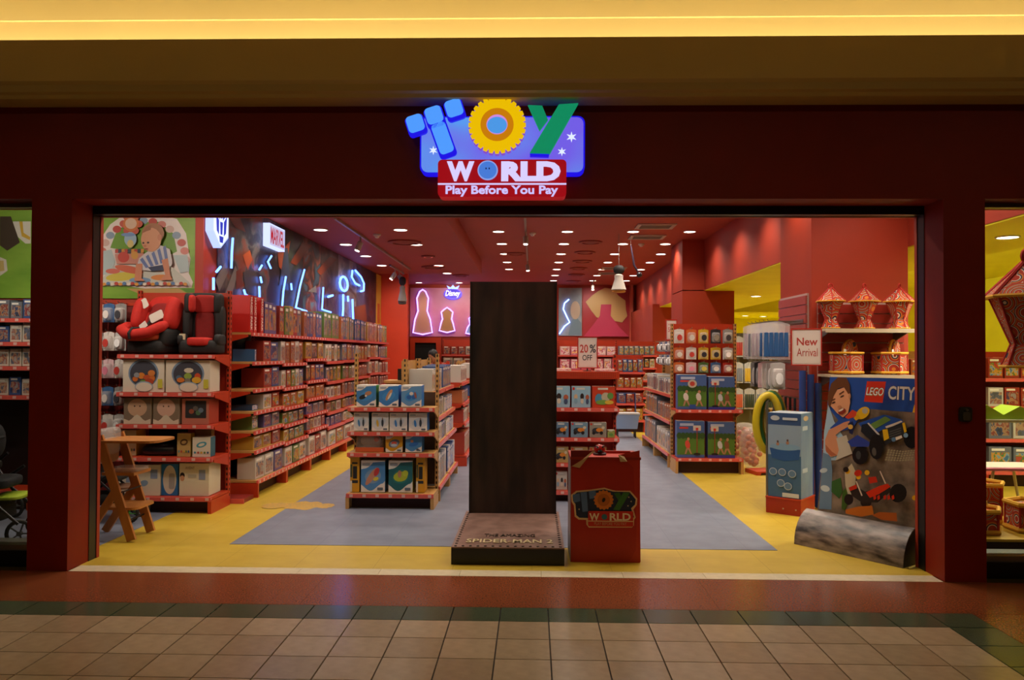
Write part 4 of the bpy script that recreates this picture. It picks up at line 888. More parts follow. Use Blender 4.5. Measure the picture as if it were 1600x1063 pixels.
def bottle_art(t_, pic):
    def f(p, w_, h_):
        p.poly([(-w_/2, 0), (w_/2, 0), (w_/2, h_), (-w_/2, h_)], '#d4cab4')
        if pic == 0: p.poly(ell(-w_*.1, h_*.4, w_*.16, h_*.1, 12, rot=.3), '#8098b0'); p.poly(rrect(w_*.14, w_*.4, h_*.55, h_*.85, .005), '#8894ac')
        if pic == 1: p.poly([(-w_/2, 0), (w_/2, 0), (w_/2, h_), (-w_/2, h_)], '#2c6ca8'); p.poly(ell(0, h_*.5, w_*.4, h_*.46, 22), '#cfc8b8'); p.poly(rrect(-w_*.05, w_*.3, h_*.2, h_*.7, .02), '#a09c98')
        if pic == 2: p.poly(ell(-w_*.4, h_*.62, w_*.085, h_*.1, 12), '#2a1c18').poly(ell(-w_*.4, h_*.54, w_*.075, h_*.09, 12), '#c08c6c'); p.poly(rrect(w_*.16, w_*.38, h_*.5, h_*.8, .005), '#8890a8'); p.poly(rrect(-w_*.2, w_*.08, h_*.56, h_*.66, .003, 2), '#b0a898')
        if t_: p.text(t_, -w_*.42 if pic == 0 else -w_*.3, w_*.02, h_*.82, h_*.9, '#8a7c6c', .01)
    return f
bput('feeding_box', 'cream box with grey picture, left on the bottom baby shelf', 209, 252, .166, .31, '#c8bea8', bottle_art('AVENT', 0), .3)
bput('feeding_box', 'blue box with oval bottle picture, middle of the bottom baby shelf', 253, 280, .166, .32, '#2c6ca8', bottle_art('', 1), .2, 2.19)
bput('feeding_box', 'large cream box with child picture, right on the bottom baby shelf', 281, 328, .166, .33, '#cabfa6', bottle_art('AVENT', 2), .3)
bput('feeding_box', 'small blue-white box behind high chair, left end of bottom baby shelf', 183, 207, .166, .24, '#7c94a8', bottle_art('', 0), .2)
# hooks with blister packs left of the baby shelf
PW = thing('peg_panel', 'red peg panel with rows of hanging baby packs, left of baby shelf', 'peg panel', (-5.08, 2.635, 0))
B(0, .84, -.02, 0, .1, 2.15).obj('panel', mat('dark red panel', '#6e160c', .5, noise=.05), PW)
for z in (2.12, 1.82, 1.53, 1.24, .95): B(.01, .83, -.03, -.02, z, z+.03).obj('peg_bar', m_sred, PW)
KS = ('white', 'silver', 'pink', 'white', 'blue', 'grey')
for r_, z in enumerate((2.13, 1.83, 1.54, 1.25, .96)):
    pts = [(.1+.125*i, -.03, z+.012) for i in range(6)]
    hooks(PW, pts, .2)
    for i in range(6): pack(Matrix.Translation((-5.08, 2.635, 0)), .1+.125*i, -.17, z+.006, .115, .2, .22, KS[(i+r_*2) % 6], '%s baby pack, %s from left, %s row down, left peg panel' % (KS[(i+r_*2) % 6], ORD[i], ORD[r_]), 'baby packs on the left peg panel')
# ---------------- car seats
m_cr, m_crd, m_bk2 = mat('seat red', '#b41c10', .8, noise=.06, nscale=30), mat('seat dark red', '#7c100c', .85, noise=.06, nscale=30), mat('seat black', '#141212', .7, noise=.1, nscale=30)
zc = 1.602
CS = thing('car_seat', 'red bucket baby car seat with paper tags, left on baby shelf top', 'car seat', (ony(238, 500, 2.32).x, 2.34, zc), math.radians(-14))
MB().pill((.02, .02, .075), .22, .22, .074, .35, .4).obj('base', m_bk2, CS, True)
MB().pill((.17, .0, .17), .09, .15, .1, .5, .5).obj('side_shell', m_bk2, CS, True)
RX = lambda a_: Matrix.Rotation(math.radians(a_), 4, 'X')
MB().pill((0, 0, 0), .2, .07, .26, .5, .5, xf=Matrix.Translation((.02, .1, .36)) @ RX(-22)).obj('back_shell', m_cr, CS, True)
MB().pill((0, 0, 0), .13, .05, .2, .6, .6, xf=Matrix.Translation((.02, .055, .35)) @ RX(-22)).obj('back_cushion', m_crd, CS, True)
for s_ in (-1, 1):
    MB().pill((0, 0, 0), .06, .1, .17, .7, .7, xf=Matrix.Translation((.02+s_*.2, .03, .42)) @ RX(-18)).obj('head_wing', m_cr, CS, True)
path = [(-.2, .02, .3), (-.26, -.07, .285), (-.24, -.17, .25), (-.14, -.23, .21), (0, -.25, .2), (.14, -.23, .22), (.22, -.15, .28), (.2, -.02, .32)]
MB().tube(path, [.035, .05, .055, .055, .055, .055, .055, .035], 12).obj('seat_rim', m_cr, CS, True)
MB().pill((0, -.1, .19), .2, .15, .06, .5, .6).obj('seat_pan', mat('seat orange', '#a83c12', .8), CS, True)
MB().tube([(-.03, -.3, .15), (-.03, -.315, .21), (-.03, -.27, .262), (-.02, -.1, .27), (-.02, .0, .36)], .014, 6).obj('harness_strap', m_bk2, CS, True)
for x, z, w_, h_, ry in ((-.11, .56, .08, .1, -.5), (.09, .42, .17, .09, -.4)):
    MB().prism(rrect(-w_/2, w_/2, -h_/2, h_/2, .02), -.003, 0, xf=Matrix.Translation((x, -.06 if z < .5 else .0, z-.03)) @ Matrix.Rotation(ry, 4, 'Y')).obj('paper_tag', M('#d8d0c4', .6), CS)
MB().prism(rrect(-.045, .045, -.03, .03, .005), -.003, 0, xf=Matrix.Translation((.04, -.19, .29)) @ Matrix.Rotation(-.6, 4, 'Y')).obj('paper_tag', M('#d0ccc4', .6), CS)
C2 = thing('booster_seat', 'black and red high-back booster seat, right on baby shelf top', 'car seat', (ony(315, 500, 2.36).x, 2.405, zc), math.radians(8)); C2.scale = (.9, .9, 1)
MB().pill((0, -.04, .075), .23, .2, .074, .3, .4).obj('base', m_bk2, C2, True)
MB().pill((0, -.12, .13), .13, .15, .045, .4, .5).obj('seat_pad', m_cr, C2, True)
for s_ in (-1, 1):
    MB().pill((s_*.2, -.05, .15), .04, .17, .06, .5, .5).obj('armrest', m_bk2, C2, True)
    MB().pill((s_*.18, .05, .34), .05, .1, .17, .5, .5).obj('back_wing', m_bk2, C2, True)
    MB().pill((s_*.165, .03, .53), .045, .1, .11, .5, .5).obj('head_wing', m_bk2, C2, True)
MB().pill((0, .12, .32), .2, .05, .22, .35, .4).obj('backrest', m_bk2, C2, True)
MB().pill((0, .075, .29), .11, .03, .17, .5, .5).obj('back_insert', m_crd, C2, True)
MB().pill((0, .12, .53), .2, .05, .12, .35, .4).obj('headrest', m_bk2, C2, True)
MB().pill((0, .07, .53), .12, .03, .095, .4, .4).obj('head_insert', mat('seat mid red', '#98160e', .8), C2, True)
MB().pill((-.125, -.01, .53), .03, .07, .09, .5, .5).obj('head_side_pad', m_cr, C2, True)
B(-.21, -.15, -.2, -.17, .15, .21).obj('paper_tag', M('#c8b898', .6), C2)
# ---------------- wooden high chair
m_wood = mat('chair wood', '#a86a30', .45, nscale=12, color2='#b87a3c', stretch=(1, 1, .2))
HC = thing('high_chair', 'wooden baby high chair with tray and footrest beside the left door post', 'high chair', (0, 0, 0))
def beam(mb, a_, b_, w_, t_):
    a_, b_ = Vector(a_), Vector(b_); d = (b_-a_); L = d.length; d.normalize(); s_ = Vector((0, 1, 0)); n_ = d.cross(s_).normalized()
    vs = []
    for p_ in (a_, b_):
        for u, v in ((-1, -1), (1, -1), (1, 1), (-1, 1)): vs.append(p_+n_*(u*w_/2)+s_*(v*t_/2))
    return mb.add(vs, [(0, 1, 2, 3), (4, 7, 6, 5), (0, 4, 5, 1), (1, 5, 6, 2), (2, 6, 7, 3), (3, 7, 4, 0)])
near, farl = onz(202, 847), onz(243, 833)
yN, yF = near.y, farl.y; xb = (near.x+farl.x)/2-.01; xt = ony(154, 706, yN).x
for y in (yN, yF):
    lg = beam(MB(), (xb, y, .012), (xt, y, .90), .075, .028).obj('side_leg', m_wood, HC)
    beam(MB(), (xt+.16, y, .44), (xt-.12, y, .012), .065, .026).obj('brace_leg', m_wood, HC)
yc_ = (yN+yF)/2; hw = (yF-yN)/2
MB().prism(rrect(xt-.02, xt+.52, yN-.04, yF+.04, .1), .845, .865, 'z').obj('tray', m_wood, HC)
B(xt+.02, xt+.30, yN+.02, yF-.02, .56, .585).obj('seat', m_wood, HC)
MB().pill((xt+.17, yc_, .6), .14, hw-.03, .018, .4, .4).obj('seat_wrap', WRAP, HC, True)
MB().pill((xt-.0, yc_, .76), .02, hw-.02, .11, .4, .4).obj('backrest', mat('wrapped wood', '#b88c64', .3), HC, True)
MB().pill((xt-.0, yc_, .84), .035, hw-.01, .12, .4, .4).obj('back_wrap', WRAP, HC, True)
MB().prism(rrect(xb-.26, xb+.04, yN-.01, yF+.01, .06), .27, .292, 'z').obj('footrest', m_wood, HC)
for (x, z) in ((xb-.06, .17), (xt+.2, .42)): MB().tube([(x, yN, z), (x, yF, z)], .007, 6).obj('cross_rod', M('#1c1a18', .4, metal=.6), HC)
# ---------------- pushchairs (behind the high chair and in the left window)
def wheel(parent, c_, r, tyre, hub):
    mb = MB(); mb.tube([(c_[0]+r*math.cos(a_), c_[1], c_[2]+r*math.sin(a_)) for a_ in [k_*2*math.pi/20 for k_ in range(20)]], r*.16, 8, closed=True)
    w_ = mb.obj('wheel', tyre, parent, True)
    h = MB()
    for k_ in range(5): h.tube([c_, (c_[0]+r*.9*math.cos(k_*1.257), c_[1], c_[2]+r*.9*math.sin(k_*1.257))], r*.07, 6)
    h.tube([(c_[0], c_[1]-.02, c_[2]), (c_[0], c_[1]+.02, c_[2])], r*.2, 10); h.obj('spokes', hub, w_, True)
def pushchair(label, loc, rz, fabric, accent, hubc, s_=1.):
    t = thing('pushchair', label, 'pushchair', loc, rz); t.scale = (s_,)*3
    m_t, m_f, m_h = M('#121212', .6), mat('pushchair cloth '+fabric, fabric, .8, noise=.2, nscale=9), M('#3a3a3c', .3, metal=.8)
    for x, y, r in ((-.3, -.25, .14), (-.3, .25, .14), (.36, -.2, .1), (.36, .2, .1)): wheel(t, (x, y, r*1.17), r, m_t, M(hubc, .4))
    for y in (-.23, .23):
        MB().tube([(.36, y, .2), (.05, y, .5), (-.25, y, .85), (-.42, y, 1.0)], .014, 8).obj('frame_tube', m_h, t, True)
        MB().tube([(-.3, y, .18), (.05, y, .5), (.22, y, .62)], .014, 8).obj('frame_tube', m_h, t, True)
    MB().tube([(-.42, -.23, 1.0), (-.45, 0, 1.02), (-.42, .23, 1.0)], .018, 8).obj('handle', M('#1a1a1a', .7), t, True)
    MB().pill((.06, 0, .52), .2, .2, .05, .5, .5).obj('seat', m_f, t, True)
    MB().pill((0, 0, 0), .05, .2, .24, .5, .5, xf=Matrix.Translation((-.14, 0, .72)) @ Matrix.Rotation(-.35, 4, 'Y')).obj('backrest', m_f, t, True)
    hd = MB()
    for i in range(4):
        a_ = math.radians(100-28*i); hd.tube([(-.2+.34*math.cos(a_)*math.sin(b_) if 0 else -.16+.3*math.cos(a_)*math.sin(b_), -.23*math.cos(b_), .82+.26*math.sin(a_)*math.sin(b_)) for b_ in [k_*math.pi/10 for k_ in range(11)]], .02, 6)
    hd.pill((-.1, 0, .86), .24, .22, .2, .8, .8)
    hd.obj('hood', m_f, t, True)
    MB().pill((-.02, 0, .27), .24, .18, .07, .4, .5).obj('basket', M('#1e1e1e', .8), t, True)
    MB().pill((.22, 0, .4), .12, .17, .02, .5, .5).obj('footrest', M(accent, .6), t, True)
    return t
pushchair('dark pushchair with green wheels behind the wooden high chair', (-4.12, 1.72, .003), .15, '#17181a', '#6c4a34', '#3f8a34', .82)
pushchair('black pushchair with lime footrest behind the left window pane', (-4.62, .78, .003), .2, '#1a1b20', '#a8c030', '#5c5c60')
pushchair('olive black pushchair deeper in the left window', (-5.45, 1.75, .003), -.3, '#26261e', '#303030', '#6c6c70')
# left window shelf
WS, mw = shelf_unit('baby_shelf', 'red shelf of small baby goods seen through the left window', 'shelf', (-6.1, 2.62, 0), 0, .98, 2.2, [(.2, .42), (1.17, .40), (1.47, .40), (1.72, .40), (1.965, .38)], m_sred, m_sred, m_dark)
random.seed(17)
for li, z in enumerate((1.17, 1.47, 1.72, 1.965)):
    n = 7
    for i in range(n):
        cn, cname = random.choice((COLS[4], COLS[1], COLS[2], COLS[4])); carton(mw, .09+.133*i, -.36, z, .12, .14, random.uniform(.16, .2), cn, 0, '%s baby goods box, %s from left, %s shelf up, left window' % (cname, ORD[i], ORD[li+1]), 'baby goods boxes in the left window', 'baby_goods_box')
# low red display base near the left shelving
LBs = thing('low_platform', 'low red platform on the floor between baby shelf and wall shelving', 'base', (-3.24, 2.78, 0))
B(-.14, .14, -.12, .2, 0, .045).obj('plate', mat('scuffed red', '#7c1c12', .5, noise=.2, nscale=10), LBs); B(-.15, .15, -.13, -.12, 0, .05).obj('front_lip', m_rail, LBs)
# ================================================================== MURALS AND WALL SIGNS
# green baby mural
def wall_panel(name, label, x0, x1, z0, z1, y, color, cat='mural', d_=.015):
    t = thing(name, label, cat); B(x0, x1, y-d_, y, z0, z1).obj('board', color if not isinstance(color, str) else M(color, .6), t); return t
gm_ = mat('green mural', '#5f8a1c', .5, nscale=1.6, color2='#7ba030', stretch=(1, 1, 3))
gp = wall_panel('wall_mural', 'green wall mural of a baby on a play mat above the baby shelf', -4.95, -3.64, 2.2, 3.38, 2.648, gm_)
p = Print(2.632)
def A1(x, y): q_ = ony(300*0+x/3.5425, 300+y/3.5425, 2.63); return (q_.x, q_.z)
def P1(pts_, c_): p.poly([A1(*z) for z in pts_], c_)
def E1(cx, cy, rx, ry, c_, rot=0., n=18): p.poly([A1(cx+u, cy+v) for u, v in [(rx*math.cos(a_)*math.cos(rot)-ry*math.sin(a_)*math.sin(rot), rx*math.cos(a_)*math.sin(rot)+ry*math.sin(a_)*math.cos(rot)) for a_ in [k_*2*math.pi/n for k_ in range(n)]]], c_)
P1(((700, 535), (990, 535), (1040, 565), (1030, 597), (850, 597)), '#a88a50')
P1(((1000, 535), (1076, 535), (1076, 585)), '#4c7c1c')
out = [(525, 470), (540, 360), (560, 300), (570, 240), (610, 180), (680, 130), (900, 130), (980, 150), (1030, 230), (1045, 330), (1055, 370), (1045, 450), (1068, 500), (1060, 530), (800, 535), (700, 522), (530, 522)]
P1(out, '#cfc4bc')
P1(((610, 310), (640, 230), (700, 170), (880, 165), (960, 230), (980, 330), (950, 345), (800, 345), (640, 315)), '#5f8a1c')
for i in range(15):
    a_ = math.pi*(1-i/14); cx, cy = 795+235*math.cos(a_), 375-215*math.sin(a_); E1(cx, cy, 24, 20, ('#a83a2c', '#b86a5c', '#b89a8c', '#7a8c9c')[i % 4])
P1(((535, 460), (560, 330), (620, 320), (640, 390), (600, 460)), '#a0b0b0'); P1(((960, 350), (1040, 350), (1050, 440), (1000, 450)), '#a0b0b0')
for i in range(9): P1(((640+i*18, 318), (656+i*18, 316), (656+i*18, 338), (640+i*18, 340)), ('#a83a2c', '#35404c', '#c08434')[i % 3])
P1(((640, 345), (800, 340), (790, 400), (650, 400)), '#b87c6c'); E1(688, 362, 32, 30, '#b03a2c'); E1(750, 352, 20, 22, '#c08c3c')
P1(((560, 490), (640, 410), (950, 410), (1050, 500), (1060, 520), (540, 515)), '#b4b4a8')
E1(680, 470, 90, 24, '#b8a83c', -.1); E1(720, 430, 80, 20, '#b8583c', .2); E1(900, 475, 60, 16, '#c07838'); E1(780, 490, 60, 16, '#6c8cac'); E1(630, 440, 40, 14, '#b85c4c')
for i in range(22): E1(560+i*22.5, 508+(i % 2)*4, 11, 9, ('#a83a2c', '#c08434', '#4c6c94', '#c8bcac')[i % 4])
for i in range(6): E1(690+42*math.cos(i*1.05)+45, 180+42*math.sin(i*1.05), 22, 20, '#b0503c')
E1(735, 180, 44, 42, '#b86a34'); E1(735, 178, 32, 30, '#c0a48c')
E1(732, 265, 34, 40, '#8ca8b8'); E1(732, 290, 18, 22, '#c0b06c'); E1(720, 240, 40, 10, '#6c88b0')
# baby
P1(((765, 430), (780, 370), (880, 290), (950, 320), (965, 400), (940, 430), (840, 440)), '#b8b4b4')
for i in range(5): P1(((785+i*32, 378-i*17), (800+i*32, 366-i*17), (835+i*27, 420-i*8), (818+i*27, 424-i*8)), '#5c6c98')
P1(((830, 420), (920, 405), (925, 435), (850, 442)), '#28304c')
P1(((765, 400), (800, 400), (795, 480), (815, 495), (755, 495)), '#b87858'); P1(((905, 380), (940, 370), (955, 470), (965, 490), (895, 490), (925, 460)), '#b87858')
E1(858, 232, 62, 56, '#94623e'); E1(848, 268, 56, 66, '#c08864'); P1(((800, 232), (822, 196), (850, 188), (846, 214), (822, 222)), '#8a5a38'); E1(895, 255, 12, 18, '#b87858')
E1(832, 284, 7, 5, '#33241c'); E1(806, 286, 6, 5, '#33241c'); E1(815, 303, 9, 7, '#b06c4c'); E1(822, 320, 12, 5, '#8c4434')
p.done('print', gp)['kind'] = 'stuff'
g2 = wall_panel('wall_mural', 'green wall mural with white outlined shapes behind the left window', -8.9, -5.05, 2.2, 3.38, 2.648, gm_)
p = Print(2.632)
def A0(x, y): q_ = ony(x/3.54, 310+y/3.54, 2.63); return (q_.x, q_.z)
p.poly([A0(*z) for z in ((60, 128), (170, 128), (170, 250), (140, 250), (100, 215))], '#c8c4b8'); p.poly([A0(*z) for z in ((105, 128), (125, 128), (130, 190), (168, 215), (165, 232), (120, 210))], '#c09c2c')
p.poly([A0(*z) for z in ((0, 100), (60, 100), (110, 245), (40, 290), (0, 260))], '#3a2c1c'); p.poly([A0(*z) for z in ((0, 325), (35, 340), (42, 400), (0, 430))], '#c0b8ac'); p.poly([A0(*z) for z in ((0, 345), (20, 345), (25, 400), (0, 405))], '#b09a5c')
p.done('print', g2)['kind'] = 'stuff'
B(-3.64, XL, 2.63, 2.65, 0, ZC1).obj('trim_6', m_pink)['kind'] = 'structure'
# dark action mural: six boards along the left wall
def mural_mat(name, cols, scale, st=(1, 1.2, 1.4)):
    m = bpy.data.materials.new(name); m.use_nodes = True; t = m.node_tree; b = t.nodes['Principled BSDF']; b.inputs['Roughness'].default_value = .4
    tc = nn(t, 'ShaderNodeTexCoord'); mp = nn(t, 'ShaderNodeMapping'); mp.inputs['Scale'].default_value = st; mp.inputs['Rotation'].default_value = (.6, 0, 0)
    n = nn(t, 'ShaderNodeTexNoise'); n.inputs['Scale'].default_value = scale; n.inputs['Detail'].default_value = 4; n.inputs['Distortion'].default_value = .8
    r = nn(t, 'ShaderNodeValToRGB'); e = r.color_ramp.elements; k_ = len(cols)
    e[0].position = .0; e[0].color = lin(cols[0]); e[1].position = .40; e[1].color = lin(cols[1])
    for i in range(2, k_): q_ = e.new(.40+.28*(i-1)/(k_-2)); q_.color = lin(cols[i])
    t.links.new(tc.outputs['Object'], mp.inputs[0]); t.links.new(mp.outputs[0], n.inputs['Vector']); t.links.new(n.outputs['Fac'], r.inputs[0]); t.links.new(r.outputs[0], b.inputs['Base Color']); return m
ys = [2.99, 5.2, 6.3, 7.3, 8.5, 10.0, 12.0]
lab = ['black mural board with grey and orange shards under the glowing emblem', 'dark navy and green mural board beside the glowing text sign', 'teal and orange mural board, third from the entrance on left wall', 'dark brown mural board, fourth from the entrance on left wall', 'grey violet mural board, fifth from the entrance on left wall', 'navy mural board at the far end of the left wall']
mm_ = [mural_mat('mural a', ['#0c0e14', '#15171f', '#24262c', '#5c5854', '#7c3418'], 2.4), mural_mat('mural b', ['#0a0e1c', '#121a2c', '#16241c', '#2c3a2c', '#30384c'], 2.2), mural_mat('mural c', ['#182a38', '#2c4c5c', '#241c1c', '#7c3c24', '#5c7c8c'], 2.2),
       mural_mat('mural d', ['#14100f', '#241a18', '#4c2a22', '#5c4c48', '#2c2426'], 2.4), mural_mat('mural e', ['#2a2440', '#3a3458', '#6c6474', '#8c8484', '#5c3a34'], 1.6), mural_mat('mural f', ['#14182c', '#1c2240', '#2c2c48', '#50506c', '#641c20'], 1.8)]
for i in range(6):
    t = thing('mural_board', lab[i], 'mural', group='dark mural boards on the left wall')
    B(XL+.001, XL+.014, ys[i], ys[i+1]-.006, 2.2, ZC1-.01).obj('board', mm_[i], t)
yb_ = thing('mural_board', 'yellow mural board with a red toy shape at the end of left wall', 'mural')
B(XL+.001, XL+.014, 12.0, 12.58, 1.9, ZC1-.01).obj('board', mat('yellow mural', '#c8901c', .5, nscale=2, color2='#d8b84c', stretch=(1, 1, .4)), yb_)
B(XL+.014, XL+.016, 12.15, 12.42, 2.3, 2.75).obj('print_shape', M('#c05a2c', .5), yb_)
# printed shard shapes on the first boards
p = MB(); shm = [M('#6c2c14', .45), M('#77736e', .4), M('#3a3836', .4), M('#a84a1c', .45), M('#2c3c50', .4)]
def A3(x, y): q_ = onx(300+x/4.43, 320+y/4.43, XL+.016); return (XL+.0155, q_.y, q_.z)
lay = [0]
def P3(pts_, mi):
    lay[0] += .0006; p.add([(a_+lay[0], b_, c_) for a_, b_, c_ in [A3(*z) for z in pts_]], [tuple(range(len(pts_)))], mi)
for pts_, mi in ((((160, 520), (230, 400), (250, 470), (190, 600)), 1), (((230, 610), (300, 420), (320, 470), (270, 640)), 1), (((350, 350), (400, 315), (418, 380), (385, 450)), 3), (((305, 460), (340, 440), (350, 560), (305, 590)), 0), (((350, 470), (420, 440), (470, 520), (430, 620), (370, 600)), 2), (((255, 90), (330, 90), (370, 190), (300, 160)), 0),
                 (((590, 340), (680, 250), (640, 480), (600, 430)), 3), (((640, 300), (660, 300), (680, 540), (600, 560)), 4), (((680, 400), (760, 260), (830, 280), (720, 420)), 0), (((860, 460), (950, 360), (1000, 380), (890, 490)), 0), (((800, 600), (855, 560), (860, 610)), 1), (((1110, 710), (1200, 690), (1210, 820), (1120, 810)), 0)): P3(pts_, mi)
o = p.obj('wall_print', shm); tag(o, 'scattered orange and grey painted shards across the dark left mural', 'mural print'); o['kind'] = 'stuff'
# blue light strings on the mural
g_led = glow('#5a86ff', 5)
LED = [[(265, 230), (258, 330), (255, 440)], [(180, 430), (150, 465)], [(130, 505), (130, 590)], [(343, 590), (352, 620), (375, 638)], [(468, 420), (450, 450)], [(458, 500), (466, 540)], [(450, 565), (452, 640), (472, 685)], [(535, 355), (510, 395), (530, 440)], [(635, 498), (618, 600), (610, 700)], [(672, 545), (676, 590)],
       [(765, 450), (735, 560), (705, 712), (780, 738)], [(897, 572), (888, 725), (950, 745)], [(930, 638), (962, 628)], [(1035, 620), (1035, 720), (1030, 795)], [(1068, 632), (1070, 670)], [(1100, 455), (1095, 500), (1120, 545), (1150, 560)], [(1120, 455), (1160, 500), (1180, 545), (1178, 595), (1158, 600)], [(1100, 655), (1105, 800), (1150, 830), (1205, 842)]]
for i, path in enumerate(LED):
    q_ = [A3(*z) for z in path]
    o = MB().tube([(XL+.046, b_, c_) for a_, b_, c_ in q_], .014 if i < 12 else .02, 6).obj('light_string', g_led, None, True)
    tag(o, 'glowing blue light string on the dark left mural, %s from the entrance' % (ORD+['fifteenth', 'sixteenth', 'seventeenth', 'eighteenth'])[i], 'light string', 'blue light strings on the mural')
cc = A3(1040, 548); o = MB().tube([(XL+.046, cc[1]+.30*math.cos(a_), cc[2]+.13*math.sin(a_)) for a_ in [k_*2*math.pi/18 for k_ in range(18)]], .022, 6, closed=True).obj('light_ring', g_led, None, True)
tag(o, 'glowing oval ring of blue light near the far end of left mural', 'light string', 'blue light strings on the mural')
# emblem lightbox
xe = XL+.10
def EM(px, py): q_ = onx(px, py, xe); return (q_.y, q_.z)
em = thing('emblem_lightbox', 'blue-white glowing lightbox with an angular emblem on the left mural', 'sign')
ya, yb2 = EM(333, 360)[0], EM(357, 360)[0]; ym = (ya+yb2)/2; zt, zb = ZC1-.15, EM(345, 392)[1]+.03
prof = [(ya, zt), (yb2, zt), (yb2, zb+.14), (ym, zb), (ya, zb+.16)]
MB().prism(prof, XL+.015, xe, 'x').obj('box', glow('#a8b8ff', 1.5), em)
cfc = MB().prism([(ym+(a_-ym)*.94, zb+.02+(c_-zb)*.96) for a_, c_ in prof], xe, xe+.004, 'x').obj('face', glow('#d4dcff', 1.4), em)
em_l = MB(); w_ = (yb2-ya); H_ = zt-zb
for pts_ in ([(-.42, .95), (-.1, .72), (-.1, .62), (-.42, .85)], [(.42, .95), (.1, .72), (.1, .62), (.42, .85)], [(-.36, .76), (-.16, .6), (-.16, .28), (-.3, .36)], [(.36, .76), (.16, .6), (.16, .28), (.3, .36)], [(-.09, .58), (.09, .58), (.06, .3), (-.06, .3)], [(-.14, .26), (.14, .26), (.1, .12), (-.1, .12)], [(-.06, .95), (.06, .95), (.05, .66), (-.05, .66)]):
    em_l.add([(xe+.0055, ym+u*w_, zb+v*H_) for u, v in pts_], [(0, 1, 2, 3)])
em_l.obj('emblem', glow('#1c34c8', .9), cfc)['kind'] = 'stuff'
# text lightbox
mv = thing('text_lightbox', 'glowing white lightbox reading MARVEL in red on the left mural', 'sign')
ya, yb2 = EM(421, 370)[0], EM(445, 370)[0]; zt = EM(433, 354)[1]; zb = EM(433, 389)[1]
B(XL+.015, xe, ya, yb2, zb, zt).obj('box', glow('#b8c4ff', 1.6), mv)
fc = B(xe, xe+.003, ya+.02, yb2-.02, zb+.02, zt-.02).obj('face', glow('#c8c4e8', 1.0), mv)
xf = Matrix.Translation((xe+.004, (ya+yb2)/2, (zb+zt)/2)) @ Matrix.Rotation(math.pi/2, 4, 'Z')
hw_, hh_ = (yb2-ya)/2, (zt-zb)/2
text_mb('MARVEL', -hw_*.86, hw_*.86, -hh_*.72, hh_*.72, 0, .002, .02, xf=xf).obj('lettering', glow('#c8283c', .8), fc)['kind'] = 'stuff'
# ---------------- back wall
yw = YB-.002
def BW(px, py): q_ = ony(px, py, YB-.03); return (q_.x, q_.z)
def bpanel(nm, label, pa, pb, m_, cat='mural', d_=.03):
    a_, b_ = BW(*pa), BW(*pb); t = thing(nm, label, cat); B(a_[0], b_[0], yw-d_, yw, b_[1], a_[1]).obj('board', m_, t); return t
pm = bpanel('wall_mural', 'long pink mural board high on the back wall', (641, 450), (868, 527), mat('pink mural', '#c05a78', .5, nscale=.8, color2='#d088a0'))
g_neon = glow('#a080ff', 4)
def neon(label, pts_, fill, cat='neon figure'):
    t = thing('neon_figure', label, cat)
    q_ = [BW(*z) for z in pts_]
    MB().prism(q_, yw-.10, yw-.06).obj('cut_out', M(fill, .5), t); MB().tube([(a_, yw-.12, b_) for a_, b_ in q_], .022, 6, closed=True).obj('neon_tube', g_neon, t, True)
    MB().tube([(sum(z[0] for z in q_)/len(q_), yw-.06, sum(z[1] for z in q_)/len(q_)), (sum(z[0] for z in q_)/len(q_), yw-.031, sum(z[1] for z in q_)/len(q_))], .05).obj('mount', M('#888888', .5), t)
bell = lambda cx, top, bot, w0, w1: [(cx-w1, bot), (cx-w1*.8, bot-(bot-top)*.3), (cx-w0*.8, bot-(bot-top)*.5), (cx-w0, bot-(bot-top)*.8), (cx-w0*.5, top+3), (cx, top), (cx+w0*.5, top+3), (cx+w0, bot-(bot-top)*.8), (cx+w0*.8, bot-(bot-top)*.5), (cx+w1*.8, bot-(bot-top)*.3), (cx+w1, bot), (cx, bot+3)]
neon('tall purple neon outlined pink bell shape on the pink back mural', bell(661, 453, 520, 9, 15), '#c88a74')
neon('small purple neon outlined tan bell shape beside the taller one', bell(699, 481, 517, 9, 12), '#a87444')
neon('purple neon outlined pale blue shape partly behind the dark slab', bell(742, 492, 521, 9, 14), '#8aa0ac')
dn = thing('neon_sign', 'small glowing violet oval sign reading Disney on the back wall', 'sign')
c_ = BW(708, 460); a_ = BW(694, 460); rx = c_[0]-a_[0]
MB().prism(ell(c_[0], c_[1], rx, rx*.62, 28), yw-.12, yw-.031).obj('box', glow('#6a50ff', 1.6), dn)
MB().prism(ell(c_[0], c_[1]+.02, rx*.82, rx*.45, 28), yw-.125, yw-.12).obj('face', glow('#5438e0', 1.0), dn)
MB().prism([(c_[0]-.13, c_[1]+.15), (c_[0]+.13, c_[1]+.15), (c_[0]+.19, c_[1]+.26), (c_[0]+.07, c_[1]+.2), (c_[0], c_[1]+.28), (c_[0]-.07, c_[1]+.2), (c_[0]-.19, c_[1]+.26)], yw-.12, yw-.031).obj('crown', glow('#88a0ff', 3), dn)
text_mb('Disney', c_[0]-.23, c_[0]+.23, c_[1]-.11, c_[1]+.11, yw-.13, .004, .02, .3).obj('lettering', glow('#e8dcff', 2.2), dn)['kind'] = 'stuff'
ep = bpanel('wall_mural', 'grey-blue mural board with one blue neon streak on the back wall', (873, 450), (909, 525), mat('grey blue mural', '#76808c', .5, nscale=2, color2='#96a0a8'))
q_ = [BW(*z) for z in ((889, 468), (882, 474), (880, 483), (886, 496), (890, 504), (882, 510), (874, 522))]
MB().tube([(x, yw-.06, z) for x, z in q_], .022, 6).obj('neon_streak', glow('#86a4ff', 5), ep, True)
